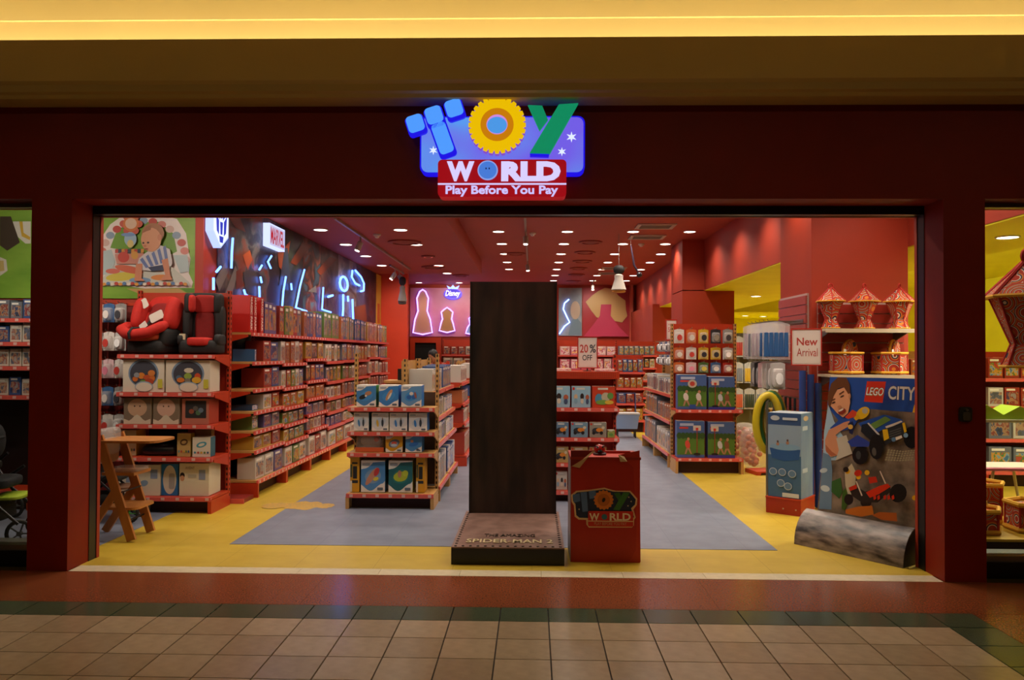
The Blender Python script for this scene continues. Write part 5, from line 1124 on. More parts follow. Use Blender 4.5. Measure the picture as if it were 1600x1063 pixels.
MB().prism([BW(*z) for z in ((888, 524), (893, 500), (902, 497), (908, 505), (908, 524))], yw-.034, yw-.031).obj('print_shape', M('#6c8490', .5), ep); MB().prism(ell(*BW(899, 485), .15, .28, 18), yw-.035, yw-.032).obj('print_shape', M('#b8a48c', .5), ep)
bp_ = bpanel('wall_mural', 'red-pink mural board with gold cloud and pink cone shapes, back wall', (911, 450), (985, 527), mat('rose mural', '#a82a34', .5, noise=.1, nscale=1.5))
cl = [BW(*z) for z in ((915, 472), (925, 462), (935, 455), (945, 450), (958, 452), (966, 462), (977, 470), (978, 485), (980, 494), (972, 504), (960, 502), (946, 500), (932, 496), (924, 486))]
MB().prism(cl, yw-.06, yw-.031).obj('gold_cloud', M('#c8a468', .5), bp_)
MB().prism([BW(*z) for z in ((912, 526), (925, 510), (937, 494), (939, 476), (955, 476), (954, 494), (968, 512), (982, 526))], yw-.075, yw-.061).obj('pink_cone', M('#c03a5c', .5), bp_)
struct(B(2.93, 3.02, YB-.25, YB-.001, 0, ZC2).obj('trim_7', mat('salmon post', '#c8604c', .5)))
# rear door
d2 = struct(link('door_2', None)); a_, b_ = BW(641, 528), BW(689, 590)
B(a_[0]+.15, b_[0]-.15, yw-.02, yw, 0, a_[1]-.15).obj('shade_sheet', M('#060405', .9), d2)  # solid black sheet; its colour stands for the shade inside the doorway
for x0, x1 in ((a_[0], a_[0]+.15), (b_[0]-.15, b_[0])): B(x0, x1, yw-.08, yw, 0, a_[1]).obj('door_jamb', m_sred, d2)
B(a_[0]+.15, b_[0]-.15, yw-.08, yw, a_[1]-.15, a_[1]).obj('door_head', m_sred, d2)
# back wall shelves with pink boxes
random.seed(41)
C_pink = [('#c86a84', 'pink'), ('#b84a5c', 'rose'), ('#d0a8a8', 'pale pink'), ('#c8b0a0', 'cream')]
for q2, (x0, W_, cols, prs) in enumerate(((.75, 1.05, C_pink, [4]), (1.83, 1.05, C_pink, [4]), (-2.75, 1.0, [COLS[4], COLS[3]], [0]), (-1.72, 1.0, [COLS[4], COLS[3]], [0]))):
    gond('back_shelf', 'red shelf bay under the back wall murals, %s from the left' % ORD[[2, 3, 0, 1][q2]], (x0, YB-.04, 0), 0, W_, 2.05, [(.2, .42), (.7, .42), (1.15, .42), (1.58, .42)], m_sred, m_sred, 60+q2, 'doll box', '%s back bay' % ORD[[2, 3, 0, 1][q2]], prs, cols, narrow=(3, 4), hfac=(.85, .95))
# ---------------- rear right racks
random.seed(44)
gond('rear_rack', 'red rear rack of small dark goods beside the far red pillar', (2.0, 13.6, 0), 0, .95, 1.95, [(.2, .4), (.6, .4), (1.0, .4), (1.3, .4), (1.6, .4)], m_sred, m_sred, 71, 'small box', 'rear rack', [0, 1, 3], [COLS[5], COLS[4], COLS[1]], narrow=(6, 8))
gond('rear_rack', 'cluttered red rack of bright toys right of the 20% sign', (1.72, 11.2, 0), 0, .62, 1.62, [(.25, .4), (.6, .4), (.92, .4), (1.25, .4)], m_sred, m_sred, 72, 'bright toy box', 'cluttered rack', [0, 3, 1], [COLS[2], COLS[0], COLS[3], COLS[8]], narrow=(3, 5))
BT = thing('basket_trolley', 'small blue and white basket trolley on the aisle beside right gondola', 'trolley', (1.82, 9.75, 0))
MB().prism([(-.2, .18), (.2, .18), (.24, .46), (-.24, .46)], -.15, .15).obj('basket', M('#7c94b8', .4), BT); MB().box(-.25, .25, -.16, .16, .46, .485).obj('rim', M('#c8c8c8', .4), BT)
for x in (-.17, .17):
    for y in (-.1, .1): MB().tube([(x, y, .18), (x, y, .05)], .012).tube([(x-.01, y, .04), (x+.01, y, .04)], .038, 12).obj('castor', M('#222222', .5), BT)
MB().tube([(-.2, .12, .46), (-.2, .2, .85), (.2, .2, .85), (.2, .12, .46)], .014).obj('handle', M('#34406c', .4), BT, True)
# tan cabinet with black boxed toy behind the tan gondolas
CB = thing('display_cabinet', 'tan wooden cabinet behind the tan gondolas carrying a black box', 'cabinet', (-1.7, 4.6, 0))
B(-.2, .2, -.2, .2, 0, 1.24).obj('body', m_tan, CB); B(-.22, .22, -.22, .22, 1.24, 1.27).obj('top', m_tan, CB)
for x0, x1 in ((-.19, -.005), (.005, .19)): d_ = B(x0, x1, -.215, -.2, .1, 1.2).obj('door', m_tan, CB); B(x1-.03 if x0 < 0 else x0+.015, x1-.015 if x0 < 0 else x0+.03, -.23, -.215, .6, .75).obj('handle', m_alu, d_)
bb = thing('black_box', 'black carton with pale SMART lettering on the tan cabinet', 'box', (-1.6, 4.45, 1.2715))
B(-.15, .15, 0, .1, 0, .15).obj('carton', M('#121112', .4), bb); p = Print(-.001); p.text('SMART', -.06, .07, .04, .075, '#b8b4a8', .02); p.done('lettering', bb)['kind'] = 'stuff'
# ---------------- shop assistant in red behind the gondolas
def person(label, loc, rz):
    t = thing('person', label, 'person', loc, rz)
    J = {'pel': (0, 0, .95), 'sp': (0, -.05, 1.12), 'ch': (0, -.14, 1.30), 'nk': (0, -.2, 1.43), 'hd': (0, -.25, 1.50),
         'hl': (-.1, 0, .92), 'kl': (-.11, -.03, .5), 'al': (-.11, .0, .09), 'tl': (-.12, -.13, .05), 'hr': (.1, 0, .92), 'kr': (.11, -.02, .5), 'ar': (.11, .02, .09), 'tr': (.12, -.11, .05),
         'sl': (-.18, -.15, 1.36), 'el': (-.25, -.2, 1.1), 'wl': (-.17, -.4, 1.03), 'sr': (.18, -.15, 1.36), 'er': (.25, -.2, 1.1), 'wr': (.17, -.4, 1.03)}
    R_ = dict(pel=.14, sp=.135, ch=.15, nk=.06, hd=.055, hl=.1, kl=.065, al=.045, tl=.04, hr=.1, kr=.065, ar=.045, tr=.04, sl=.075, el=.05, wl=.034, sr=.075, er=.05, wr=.034)
    ks = list(J); E_ = [('pel', 'sp'), ('sp', 'ch'), ('ch', 'nk'), ('nk', 'hd'), ('pel', 'hl'), ('hl', 'kl'), ('kl', 'al'), ('al', 'tl'), ('pel', 'hr'), ('hr', 'kr'), ('kr', 'ar'), ('ar', 'tr'), ('ch', 'sl'), ('sl', 'el'), ('el', 'wl'), ('ch', 'sr'), ('sr', 'er'), ('er', 'wr')]
    me = bpy.data.meshes.new('body'); me.from_pydata([J[k_] for k_ in ks], [(ks.index(a_), ks.index(b_)) for a_, b_ in E_], [])
    o = link('body', me); md = o.modifiers.new('s', 'SKIN'); sk = me.skin_vertices[0].data
    for i, k_ in enumerate(ks): sk[i].radius = (R_[k_],)*2; sk[i].use_root = (k_ == 'pel')
    o.modifiers.new('b', 'SUBSURF').levels = 2
    dg = bpy.context.evaluated_depsgraph_get(); m2 = bpy.data.meshes.new_from_object(o.evaluated_get(dg)); bpy.data.objects.remove(o)
    for m_ in (M('#b4231a', .8), M('#1c1e28', .8), M('#a87454', .6), M('#101010', .5)): m2.materials.append(m_)
    for f_ in m2.polygons:
        c_ = f_.center; f_.use_smooth = True
        f_.material_index = 3 if c_.z < .1 else 1 if (c_.z < .93 and abs(c_.y) < .16) else 2 if (c_.z > 1.41 and abs(c_.x) < .1) or (c_.y < -.3 and c_.z < 1.2) else 0
    link('body', m2, t)
    hdm = MB().pill((0, 0, 0), .075, .095, .115, .9, .9, 18, 14).pill((0, -.098, -.01), .012, .018, .02, 1, 1, 8, 6).pill((-.077, 0, 0), .01, .02, .03, 1, 1, 8, 6).pill((.077, 0, 0), .01, .02, .03, 1, 1, 8, 6)
    h = hdm.obj('head', M('#a87454', .6), t, True, (0, -.28, 1.56), (.5, 0, 0))
    MB().pill((0, .018, .03), .086, .1, .105, .9, .9, 18, 14).obj('hair', M('#120e0c', .6), h, True)
    for x in (-.03, .03): MB().pill((x, -.088, .012), .011, .008, .006, 1, 1, 8, 6).obj('eye', M('#181412', .3), h, True)
    MB().pill((0, -.086, -.055), .024, .008, .007, 1, 1, 8, 6).obj('mouth', M('#7c3c34', .5), h, True)
    for s_ in (-1, 1):
        hd = MB().pill((s_*.165, -.45, 1.02), .035, .045, .014, .7, .7, 10, 8)
        for q_ in range(4): hd.tube([(s_*(.14+.017*q_), -.485, 1.02), (s_*(.14+.017*q_), -.525+.006*abs(q_-1.5), 1.012), (s_*(.14+.017*q_), -.545+.008*abs(q_-1.5), .998)], [.0085, .008, .006], 6)
        hd.tube([(s_*.135, -.44, 1.02), (s_*.115, -.47, 1.015), (s_*.112, -.495, 1.008)], [.011, .009, .007], 6); hd.obj('hand', M('#a87454', .6), t, True)
person('person with dark hair in a red shirt bending behind the gondolas', (-1.78, 9.85, 0), math.radians(-35))
cou = thing('counter', 'red counter in front of the person in the red shirt', 'counter', (-1.6, 9.6, 0))
B(-.55, .45, -.75, -.25, 0, .93).obj('body', m_sred, cou); B(-.58, .48, -.78, -.22, .93, .97).obj('top', M('#c8a888', .4), cou); B(-.5, .4, -.765, -.75, .1, .85).obj('front_panel', m_rail, cou)
# ================================================================== RIGHT SIDE
# ---------------- slatted panels on the near pillar
m_slat = mat('slat red', '#8e2416', .45, noise=.05, nscale=5); m_gr = M('#b8a49a', .4, metal=.2)
B(3.06, 3.97, 2.806, 2.829, .3, 2.19).obj('slat_backing', m_gr, col1)
sm = B(0, .91, 0, .022, 0, .092).mesh('slat', m_slat)
for i in range(18): link('slat', sm, col1, (3.06, 2.79, .31+.104*i))
B(2.976, 2.999, 2.90, 3.85, .3, 2.3).obj('slat_backing', m_gr, col1)
sm2 = B(0, .022, 0, .95, 0, .092).mesh('slat', mat('slat pink red', '#a0443a', .45))
for i in range(19): link('slat', sm2, col1, (2.96, 2.90, .31+.104*i))
def wshelf(label, x0, x1, y0, y1, z, m_):
    t = thing('lantern_shelf', label, 'shelf', (x0, y1, z)); B(0, x1-x0, y0-y1, 0, -.025, 0).obj('board', m_, t)
    for x in (.04, x1-x0-.05): MB().prism([(-.002, -.13), (-.002, -.026), (y0-y1+.05, -.026), (y0-y1+.05, -.045)], x, x+.012, 'x').obj('bracket', m_alu, t)
    B(0, x1-x0, y0-y1-.012, y0-y1, -.04, 0).obj('front_edge', M('#c0ad94', .4), t)
wshelf('pale shelf carrying three pointed cloth lanterns on the near red pillar', 3.0, 3.9, 2.42, 2.788, 1.90, M('#b8a488', .5))
wshelf('lower pale shelf carrying two drum lanterns on the near red pillar', 3.05, 3.9, 2.42, 2.788, 1.425, M('#b8a488', .5))
m_yt, m_rt = M('#d0981c', .8), M('#a81c14', .8)
def lantern(label, loc, R_, H_, rz=0., cat='lantern', group=None):
    t = thing('cloth_lantern', label, cat, loc, rz, group); n = 6
    prof = [(.62, .0), (.60, .015), (.38, .2), (.40, .22), (.86, .6)]
    def ring(r, z): return [(R_*r*math.cos(k_*math.pi/3), R_*r*math.sin(k_*math.pi/3), H_*z) for k_ in range(n)]
    MB().lathe([(R_*r, H_*z) for r, z in prof[:3]], n).obj('foot', CLOTH, t); MB().lathe([(R_*r, H_*z) for r, z in prof[2:]], n).obj('body', CLOTH, t)
    MB().lathe([(R_*1., H_*.6), (R_*.98, H_*.62), (R_*.1, H_*.9)], n).obj('roof', CLOTH, t)
    MB().tube(ring(1.0, .605), R_*.05, 6, closed=True).obj('eave_fringe', m_yt, t, True); MB().tube(ring(.63, .012), R_*.04, 6, closed=True).obj('base_fringe', m_yt, t, True)
    for k_ in range(n):
        c_, s_ = math.cos(k_*math.pi/3), math.sin(k_*math.pi/3)
        MB().tube([(R_*r*c_, R_*r*s_, H_*z) for r, z in prof], R_*.035, 5).obj('edge_ribbon', m_rt, t, True)
        MB().tube([(R_*r*c_, R_*r*s_, H_*z) for r, z in ((1., .61), (.1, .905))], R_*.05, 5).obj('roof_ribbon', m_rt, t, True)
    MB().tube([(R_*.17*math.cos(a_), 0, H_*.95+R_*.17*math.sin(a_)) for a_ in [k_*math.pi/6 for k_ in range(12)]], R_*.05, 6, closed=True).obj('hanging_ring', m_rt, t, True)
    return t
for i, px in enumerate((1299, 1352, 1407)):
    q_ = ony(px, 505, 2.6); lantern('pointed red cloth lantern on the upper pillar shelf, %s of three' % ('left', 'middle', 'right')[i], (q_.x, 2.62, 1.9015+.005), .155, .47, .3+.25*i, group='pointed cloth lanterns on the pillar shelf')
def drum(label, loc, w_, h_, rz, group=None, top=True, fr=1.):
    t = thing('drum_lantern', label, 'lantern', loc, rz, group)
    MB().lathe([(w_, 0), (w_, h_)], 6).obj('drum', CLOTH, t)
    for z in (.0, h_): MB().tube([(w_*1.03*math.cos(k_*math.pi/3), w_*1.03*math.sin(k_*math.pi/3), z+.02) for k_ in range(6)], .014*fr, 6, closed=True).obj('fringe', m_yt, t, True)
    for k_ in range(6): MB().tube([(w_*math.cos(k_*math.pi/3), w_*math.sin(k_*math.pi/3), .01), (w_*math.cos(k_*math.pi/3), w_*math.sin(k_*math.pi/3), h_)], .008*fr, 5).obj('edge_ribbon', m_rt, t, True)
    if top:
        c_ = MB().prism(ell(0, 0, w_*.5, w_*.85, 16, 0, math.pi, 0), -.035, .035, xf=Matrix.Translation((.02, -.03, h_+.012))).obj('crescent', CLOTH, t)
        MB().tube([(.02+a_, -.03, h_+.012+b_) for a_, b_ in ell(0, 0, w_*.5, w_*.85, 14, 0, math.pi, 0)], .014*fr, 6).obj('crescent_fringe', m_yt, c_, True)
        B(-w_*.65, -w_*.45, -.08, -.078, h_-.02, h_+.06).obj('price_tag', M('#d8d4cc', .6), t)
for i, px in enumerate((1322, 1390)):
    q_ = ony(px, 575, 2.6); drum('drum-shaped red cloth lantern with crescent top, %s on the lower pillar shelf' % ('left', 'right')[i], (q_.x, 2.6, 1.43), .165, .2, .4+.3*i, 'drum lanterns on the pillar shelf')
# ---------------- new arrival sign on the pillar corner
a_, b_ = ony(1238, 515, 2.45), ony(1282, 570, 2.45)
sign_stand('white New Arrival sign in a red frame at the near pillar', (a_.x+b_.x)/2, (a_.z+b_.z)/2, 2.45, .30, .385, None, [('New', -.62, .72, .08, .5, '#b03c30', .02), ('Arrival', -.62, .72, -.5, -.06, '#b03c30', .0)], math.radians(-18))
# ---------------- pool box on a red plinth
cN, cL, cR = onz(1258, 810), onz(1198, 800), onz(1283, 795)
ang = math.radians(-38)
RP = thing('red_plinth', 'red wooden plinth under the tall swimming pool box', 'plinth', (2.70, 2.27, 0), ang)
B(-.36, 0, 0, .40, 0, .155).obj('body', mat('plinth red', '#9a2414', .4, noise=.05), RP); B(-.365, .005, -.005, .405, .155, .168).obj('top_board', m_sred, RP)
for x in (-.18, -.05): MB().lathe([(.008, 0), (.008, .004)], 8, xf=Matrix.Translation((x, -.002, .06)) @ Matrix.Rotation(math.pi/2, 4, 'X')).obj('screw', m_gr, RP)
PB = thing('pool_box', 'tall blue box picturing a round swimming pool on the red plinth', 'box', (2.70, 2.27, .1695), ang)
bw_, bd_, bh_ = .34, .34, .86
XFp = Matrix.Translation((-bw_-.005, .02, 0))
MB().box(-bw_-.005, -.005, .02, .02+bd_, 0, bh_).obj('carton', mat('pool blue', '#5a7898', .35, nscale=4, color2='#7890a4', stretch=(1, 1, .4)), PB)
p = Print(.0195); x0 = -bw_-.005
def U(u, v): return (x0+u*bw_, v*bh_)
p.poly([U(0, 0), U(1, 0), U(1, 1), U(0, 1)], '#3f6488').poly([U(0, .5), U(1, .5), U(1, .86), U(0, .86)], '#8aa0b4').poly([U(0, .86), U(1, .86), U(1, 1), U(0, 1)], '#34507c')
p.poly([U(.05, .58), U(.98, .58), U(.94, .46), U(.5, .43), U(.12, .46)], '#28548c'); p.poly(ell(*U(.52, .6), bw_*.46, bh_*.04, 24), '#7ca0bc')
for u, v in ((.3, .63), (.6, .65)): p.poly(ell(*U(u, v), bw_*.05, bh_*.02, 8), '#a87c60'); p.poly(ell(*U(u, v+.03), bw_*.03, bh_*.015, 8), '#5c4030')
p.poly(ell(*U(.22, .94), bw_*.14, bh_*.03, 14), '#b8c0c4'); p.poly(rrect(U(.45, 0)[0], U(.9, 0)[0], U(0, .92)[1], U(0, .95)[1], .004, 2), '#c0c8cc')
for u, v in ((.16, .3), (.44, .3), (.74, .29), (.4, .17), (.62, .14)): p.poly(ell(*U(u, v), bw_*.12, bh_*.045, 16), '#b0bcc4'); p.poly(ell(*U(u, v), bw_*.1, bh_*.037, 16), '#5c7c9c')
p.poly(rrect(U(.45, 0)[0], U(.95, 0)[0], U(0, .01)[1], U(0, .06)[1], .002, 2), '#c4c8c8'); p.done('front_print', PB)['kind'] = 'stuff'
q2 = MB(); q2.prism(ell(.02+bd_*.4, bh_*.94, bd_*.2, bh_*.03, 14), -.0045, -.003, 'x'); q2.obj('side_badge', M('#b89c7c', .5), PB)
p2 = MB()
for v in (.8, .3): p2.box(-.0045, -.003, .06, .2, bh_*v, bh_*(v+.05))
p2.obj('side_print', M('#aab6c0', .5), PB)['kind'] = 'stuff'
B(-bw_, -.01, .03, .01+bd_, bh_, bh_+.004).obj('lid_flap', M('#a8b0b4', .5), PB)
# ---------------- foam noodles leaning on the pillar
for i, (x, zt_) in enumerate(((2.875, 1.46), (2.96, 1.42), (3.042, 1.33))):
    o = MB().tube([(x-.01, 2.71, .012), (x-.005, 2.725, .8), (x, 2.74, zt_)], .036, 14).obj('foam_noodle', mat('noodle blue', '#223c84', .7), None, True)
    tag(o, 'blue foam noodle leaning on the near pillar, %s of three' % ('left', 'middle', 'right')[i], 'foam noodle', 'blue foam noodles')
# ---------------- swim rings beside the pool box
for i, (c_, nm, y, dx) in enumerate((('#c8b01c', 'yellow', 2.86, 0), ('#2c6a38', 'dark green', 2.98, .05), ('#38784a', 'green', 3.1, .1), ('#c0a81c', 'farthest yellow', 3.22, .15))):
    X_ = ony(1200, 652, 2.86).x+dx; z0 = .78+.0*i
    pts = [(X_+.13*math.cos(a_), y+.0*math.cos(a_), .89+.30*math.sin(a_)) for a_ in [k_*2*math.pi/28 for k_ in range(28)]]
    o = MB().tube(pts, .04, 12, closed=True).obj('swim_ring', M(c_, .35), None, True); tag(o, '%s swim ring hanging left of the tall pool box' % nm, 'swim ring', 'swim rings by the pool box')
RK = thing('ring_rack', 'thin metal rack bar carrying the swim rings beside the pillar', 'rack', (0, 0, 0))
XR = ony(1200, 652, 2.86).x; ra, rb = (XR-.033, 2.78), (XR+.233, 3.42)
MB().tube([(*ra, 1.12), (*rb, 1.12)], .012).obj('bar', m_alu, RK)
for q_ in (ra, rb): MB().tube([(*q_, 1.12), (*q_, 0)], .014).obj('post', m_alu, RK)
# ---------------- hanging goods on the pillar's left face and beyond
def bag_mesh(c_, n=5):
    mb = MB(); mb.prism([(-.5, -1), (.5, -1), (.5, -.08), (.15, 0), (-.15, 0), (-.5, -.08)], -.05, .05, 'y', 1)
    for i in range(n): mb.tube([(-.36+.72*i/(n-1), 0, -.3), (-.36+.72*i/(n-1), -.08, -.92)], .09, 7, 0)
    return mb.mesh('wrapped_set', [M(c_, .4), WRAP], True)
BAGS = {'blue': bag_mesh('#2c5c94'), 'pale': bag_mesh('#b0a0a8'), 'grey': bag_mesh('#6c7078'), 'yellow': bag_mesh('#b89424'), 'orange': bag_mesh('#b05030'), 'dark green': bag_mesh('#2a3424'), 'black': bag_mesh('#1c1a1c'), 'red': bag_mesh('#a02a1c')}
def bag(x, y, z, w_, h_, c_, rz, label, group):
    o = link('wrapped_set', BAGS[c_]); o.matrix_world = Matrix.Translation((x, y, z)) @ Matrix.Rotation(rz, 4, 'Z') @ Matrix.Diagonal((w_, .1, h_, 1)); tag(o, label, 'hanging bag', group)
HR = thing('hook_rail', 'metal hook rail with wrapped sets on the near pillar side', 'hook rail', (2.955, 2.9, 0), -math.pi/2)
hooks(HR, [(-.12-.16*i, 0, 2.0) for i in range(6)], .36); hooks(HR, [(-.12-.16*i, 0, 1.55) for i in range(6)], .36); hooks(HR, [(-.12-.16*i, 0, 1.15) for i in range(4)], .1)
B(-.95, -.05, -.006, -.001, 1.98, 2.02).obj('rail', m_alu, HR); B(-.95, -.05, -.006, -.001, 1.53, 1.57).obj('rail', m_alu, HR)
for i in range(6):
    cn = ('blue', 'blue', 'pale', 'pale', 'grey', 'pale')[i]
    bag(2.68, 3.02+.16*i, 1.995, .30, .42, cn, 0, '%s wrapped set, %s from the entrance, upper rail on near pillar side' % (cn, ORD[i]), 'wrapped sets on the near pillar')
    o = pack(Matrix.Translation((2.70, 3.02+.16*i, 1.545)) , 0, 0, 0, .16, .3, .2, ('silver', 'silver', 'white', 'pink', 'dark', 'grey')[i], '%s blister pack, %s from entrance, lower rail on near pillar side' % (('silver', 'silver', 'white', 'pink', 'dark', 'grey')[i], ORD[i]), 'blister packs on the near pillar')
for i, (c_, nm) in enumerate((('#c0a020', 'yellow'), ('#c0a020', 'yellow'), ('#2c5488', 'blue'), ('#a8442c', 'red'))):
    x, y = 2.885, 3.02+.16*i
    t = thing('toy_bat', '%s toy bat hanging under the blister packs on pillar side, %s' % (nm, ORD[i]), 'toy bat', (x, y, 1.15), 0, 'toy bats on the near pillar')
    MB().tube([(0, 0, 0), (0, 0, -.14)], .014, 8).obj('grip', M('#23262c', .5), t); MB().tube([(0, 0, -.14), (0, 0, -.2), (0, 0, -.48)], [.014, .03, .034], 10).obj('barrel', M(c_, .4), t, True)
# side hall rack
SR = thing('hook_rack', 'wide rack of hanging toys in the yellow side hall', 'rack', (3.05, 8.2, 0), 0)
B(0, 2.2, -.02, 0, .1, 2.0).obj('panel', mat('rack olive', '#4c4424', .6), SR)
for x in (0.02, 1.1, 2.18): B(x-.02, x+.02, -.03, .03, 0, 2.05).obj('post', m_tan, SR)
random.seed(51)
pal = ('dark green', 'black', 'orange', 'red', 'grey', 'dark green', 'yellow', 'blue')
for r_, z in enumerate((1.95, 1.5, 1.05)):
    hooks(SR, [(.1+.2*i, -.02, z) for i in range(8)], .2)
    for i in range(8):
        cn = random.choice(pal); bag(3.15+.2*i, 8.06, z-.005, .18, .36, cn, 0, '%s hanging bag, %s from left, %s row down, side hall rack' % (cn, ORD[i], ORD[r_]), 'hanging bags in the side hall')
for i, (x, y, c_, nm) in enumerate(((3.15, 5.6, '#c86a2c', 'orange'), (3.6, 5.8, '#4c6c9c', 'blue'), (3.2, 6.3, '#b03c2c', 'red'))):
    t = thing('ball_bag', 'clear bag of %s play balls on the side hall floor' % nm, 'bag', (x, y, .002))
    MB().pill((0, 0, .3), .2, .18, .3, .7, .7).obj('clear_bag', WRAP, t, True)
    bm_ = MB()
    for k_ in range(26):
        a_ = k_*2.4; r = .12*((k_ % 5)/5)**.5; bm_.pill((r*math.cos(a_), r*math.sin(a_), .07+.017*k_), .04, .04, .04, 1, 1, 8, 6)
    bm_.obj('play_balls', M(c_, .4), t, True)['kind'] = 'stuff'
SRK = [gond('side_rack', 'yellow-lit rack of mixed toys far in the side hall, %s' % ('left' if i == 0 else 'right'), (4.0+i*1.3, 14.5, 0), 0, 1.25, 1.7, [(.2, .4), (.6, .4), (1., .4), (1.35, .4)], m_sred, m_sred, 81+i, 'mixed toy box', 'side hall rack %s' % ('left', 'right')[i], [0, 1, 3], C_mix, narrow=(5, 7)) for i in range(2)]
q_ = onz(1190, 742)
t = thing('red_pallet', 'low red floor pallet between sport shelf and pool box', 'pallet', (q_.x+.1, q_.y, 0), .2)
B(-.2, .2, -.05, .3, .03, .05).obj('deck', m_sred, t)
for x in (-.17, .17): B(x-.03, x+.03, -.05, .3, 0, .03).obj('runner', m_sred, t)
# ---------------- leaning cardboard poster with rocky base
P0, th = Vector((2.47, 1.17, 0)), math.atan2(-.796, .605)
PM = Matrix.Translation(P0) @ Matrix.Rotation(th, 4, 'Z') @ Matrix.Rotation(math.radians(-6), 4, 'X')
PI_ = PM.inverted()
def L(px, py):
    o_, d_ = PI_ @ CAM, PI_.to_3x3() @ ray(px, py); t_ = -o_.y/d_.y; q_ = o_+d_*t_; return (q_.x, q_.z)
LP = thing('poster_standee', 'large leaning cardboard poster of toy cars with a rocky curved foot', 'standee')
LP.matrix_world = PM
tl, bl = L(1297, 590), L(1277, 796)
W_ = .91; zt = tl[1]
bz_ = .22
MB().prism([(bl[0], bz_), (W_, bz_), (W_, L(1440, 592)[1]), (tl[0], zt)], 0, .012).obj('board', M('#3c3a36', .5), LP)
p = Print(-.001, 1.25)
def A5(x, y): return L(1280+x/7.594, 580+y/7.594)
def B6(x, y): return L(1280+x/8.176, 700+y/8.176)
def PA(pts_, c_): p.poly([A5(*z) for z in pts_], c_, .3)
def PBz(pts_, c_): p.poly([B6(*z) for z in pts_], c_, .3)
def EA(cx, cy, rx, ry, c_, rot=0., f_=A5, n=16): p.poly([f_(cx+rx*math.cos(a_)*math.cos(rot)-ry*math.sin(a_)*math.sin(rot), cy+rx*math.cos(a_)*math.sin(rot)+ry*math.sin(a_)*math.cos(rot)) for a_ in [k_*2*math.pi/n for k_ in range(n)]], c_, .3)
zr = L(1440, 592)[1]
p.poly([(bl[0], bz_), (W_, bz_), (W_, zr), (tl[0], zt)], mat('poster rock print', '#5c5044', .3, nscale=7, color2='#9a8874'), .3)
xr, zq = A5(1210, 500); 
p.poly([A5(130, 70), (W_, zr), (W_, zq-.01), A5(1170, 495), A5(850, 470), A5(600, 450), A5(380, 520), A5(240, 600), A5(100, 420)], '#24468c', .3)
PA(((125, 300), (60, 720), (45, 1060), (200, 1060), (300, 800), (180, 600), (120, 420)), '#8ca4b4')
PBz(((50, 60), (20, 480), (0, 780), (160, 790), (170, 300), (150, 100)), '#5c7488'); EA(80, 520, 60, 40, '#aab4b4', .3, B6); EA(60, 290, 50, 30, '#a0acb0', -.2, B6)
PBz(((165, 430), (280, 380), (300, 560), (260, 650), (160, 560)), '#2f5428'); PBz(((300, 560), (360, 500), (380, 700), (330, 800), (290, 780)), '#34521c'); PBz(((330, 300), (420, 200), (480, 320), (460, 560), (380, 620), (340, 480)), '#a89c80')
# boy: shirt, hand, head
PA(((130, 680), (240, 580), (380, 540), (470, 580), (400, 680), (250, 720)), '#2a4488'); PA(((310, 550), (400, 460), (460, 490), (440, 540), (350, 570)), '#b43c24')
PA(((120, 700), (300, 610), (370, 590), (350, 660), (250, 720), (200, 760), (280, 860), (230, 1000), (140, 1020), (80, 940), (75, 820)), '#b47c5c'); PA(((80, 870), (160, 960), (220, 1000), (150, 1010), (90, 960)), '#96583c')
PA(((210, 800), (330, 760), (400, 980), (200, 1062), (240, 940)), '#a8a090')
PA(((130, 400), (200, 230), (320, 190), (370, 260), (375, 380), (350, 500), (290, 550), (220, 500)), '#c08a66')
PA(((115, 400), (110, 290), (150, 150), (230, 75), (330, 80), (370, 160), (378, 290), (350, 270), (300, 190), (230, 210), (180, 300), (150, 400), (130, 440)), '#5c3820')
EA(280, 302, 26, 10, '#3c2a20', -.5); EA(180, 376, 24, 10, '#3c2a20', -.4); PA(((245, 270), (300, 235), (305, 245), (250, 285)), '#4c3020'); PA(((150, 345), (200, 325), (203, 337), (155, 360)), '#4c3020')
EA(250, 425, 24, 16, '#a87050', -.4); EA(280, 480, 48, 32, '#7c2c20', -.5); EA(270, 465, 34, 10, '#d0c0b0', -.5); EA(372, 300, 14, 34, '#b07c58')
# helmet figure shapes
EA(530, 500, 90, 62, '#c09a1c', -.7); EA(555, 475, 34, 34, '#9a9484'); PA(((420, 560), (470, 510), (500, 560), (450, 590)), '#b88c18')
# blue off-road car
EA(500, 1000, 95, 110, '#141416'); EA(480, 1000, 30, 50, '#3a3a3a'); EA(1110, 790, 95, 130, '#121214')
PA(((480, 620), (780, 520), (830, 530), (1000, 580), (1010, 620), (800, 680), (660, 760), (560, 730)), '#23468c'); PA(((350, 840), (470, 760), (620, 850), (600, 900), (400, 900)), '#2a3a80')
PA(((520, 640), (600, 620), (720, 740), (620, 820), (510, 720)), '#1c2026'); PA(((610, 640), (800, 540), (870, 580), (680, 690)), '#5c7c3c'); PA(((585, 620), (605, 615), (735, 755), (720, 770)), '#b0aca4')
PA(((800, 660), (990, 590), (1005, 605), (820, 690)), '#b8b0a4'); PA(((760, 700), (1030, 610), (1060, 760), (800, 880)), '#26282c')
for i in range(4): PA(((850, 720+i*28), (990, 672+i*28), (992, 684+i*28), (852, 732+i*28)), '#4c4c4c')
PA(((770, 700), (830, 690), (850, 800), (790, 830)), '#c09a18'); PA(((1005, 620), (1035, 612), (1060, 720), (1030, 735)), '#c09a18'); EA(1048, 765, 28, 28, '#6c8ca8'); EA(905, 815, 26, 26, '#4c6c8c')
PA(((925, 790), (1000, 765), (1008, 795), (935, 825)), '#c8c0b0'); EA(700, 900, 85, 150, '#151517'); EA(675, 960, 26, 50, '#4c4844', -.1)
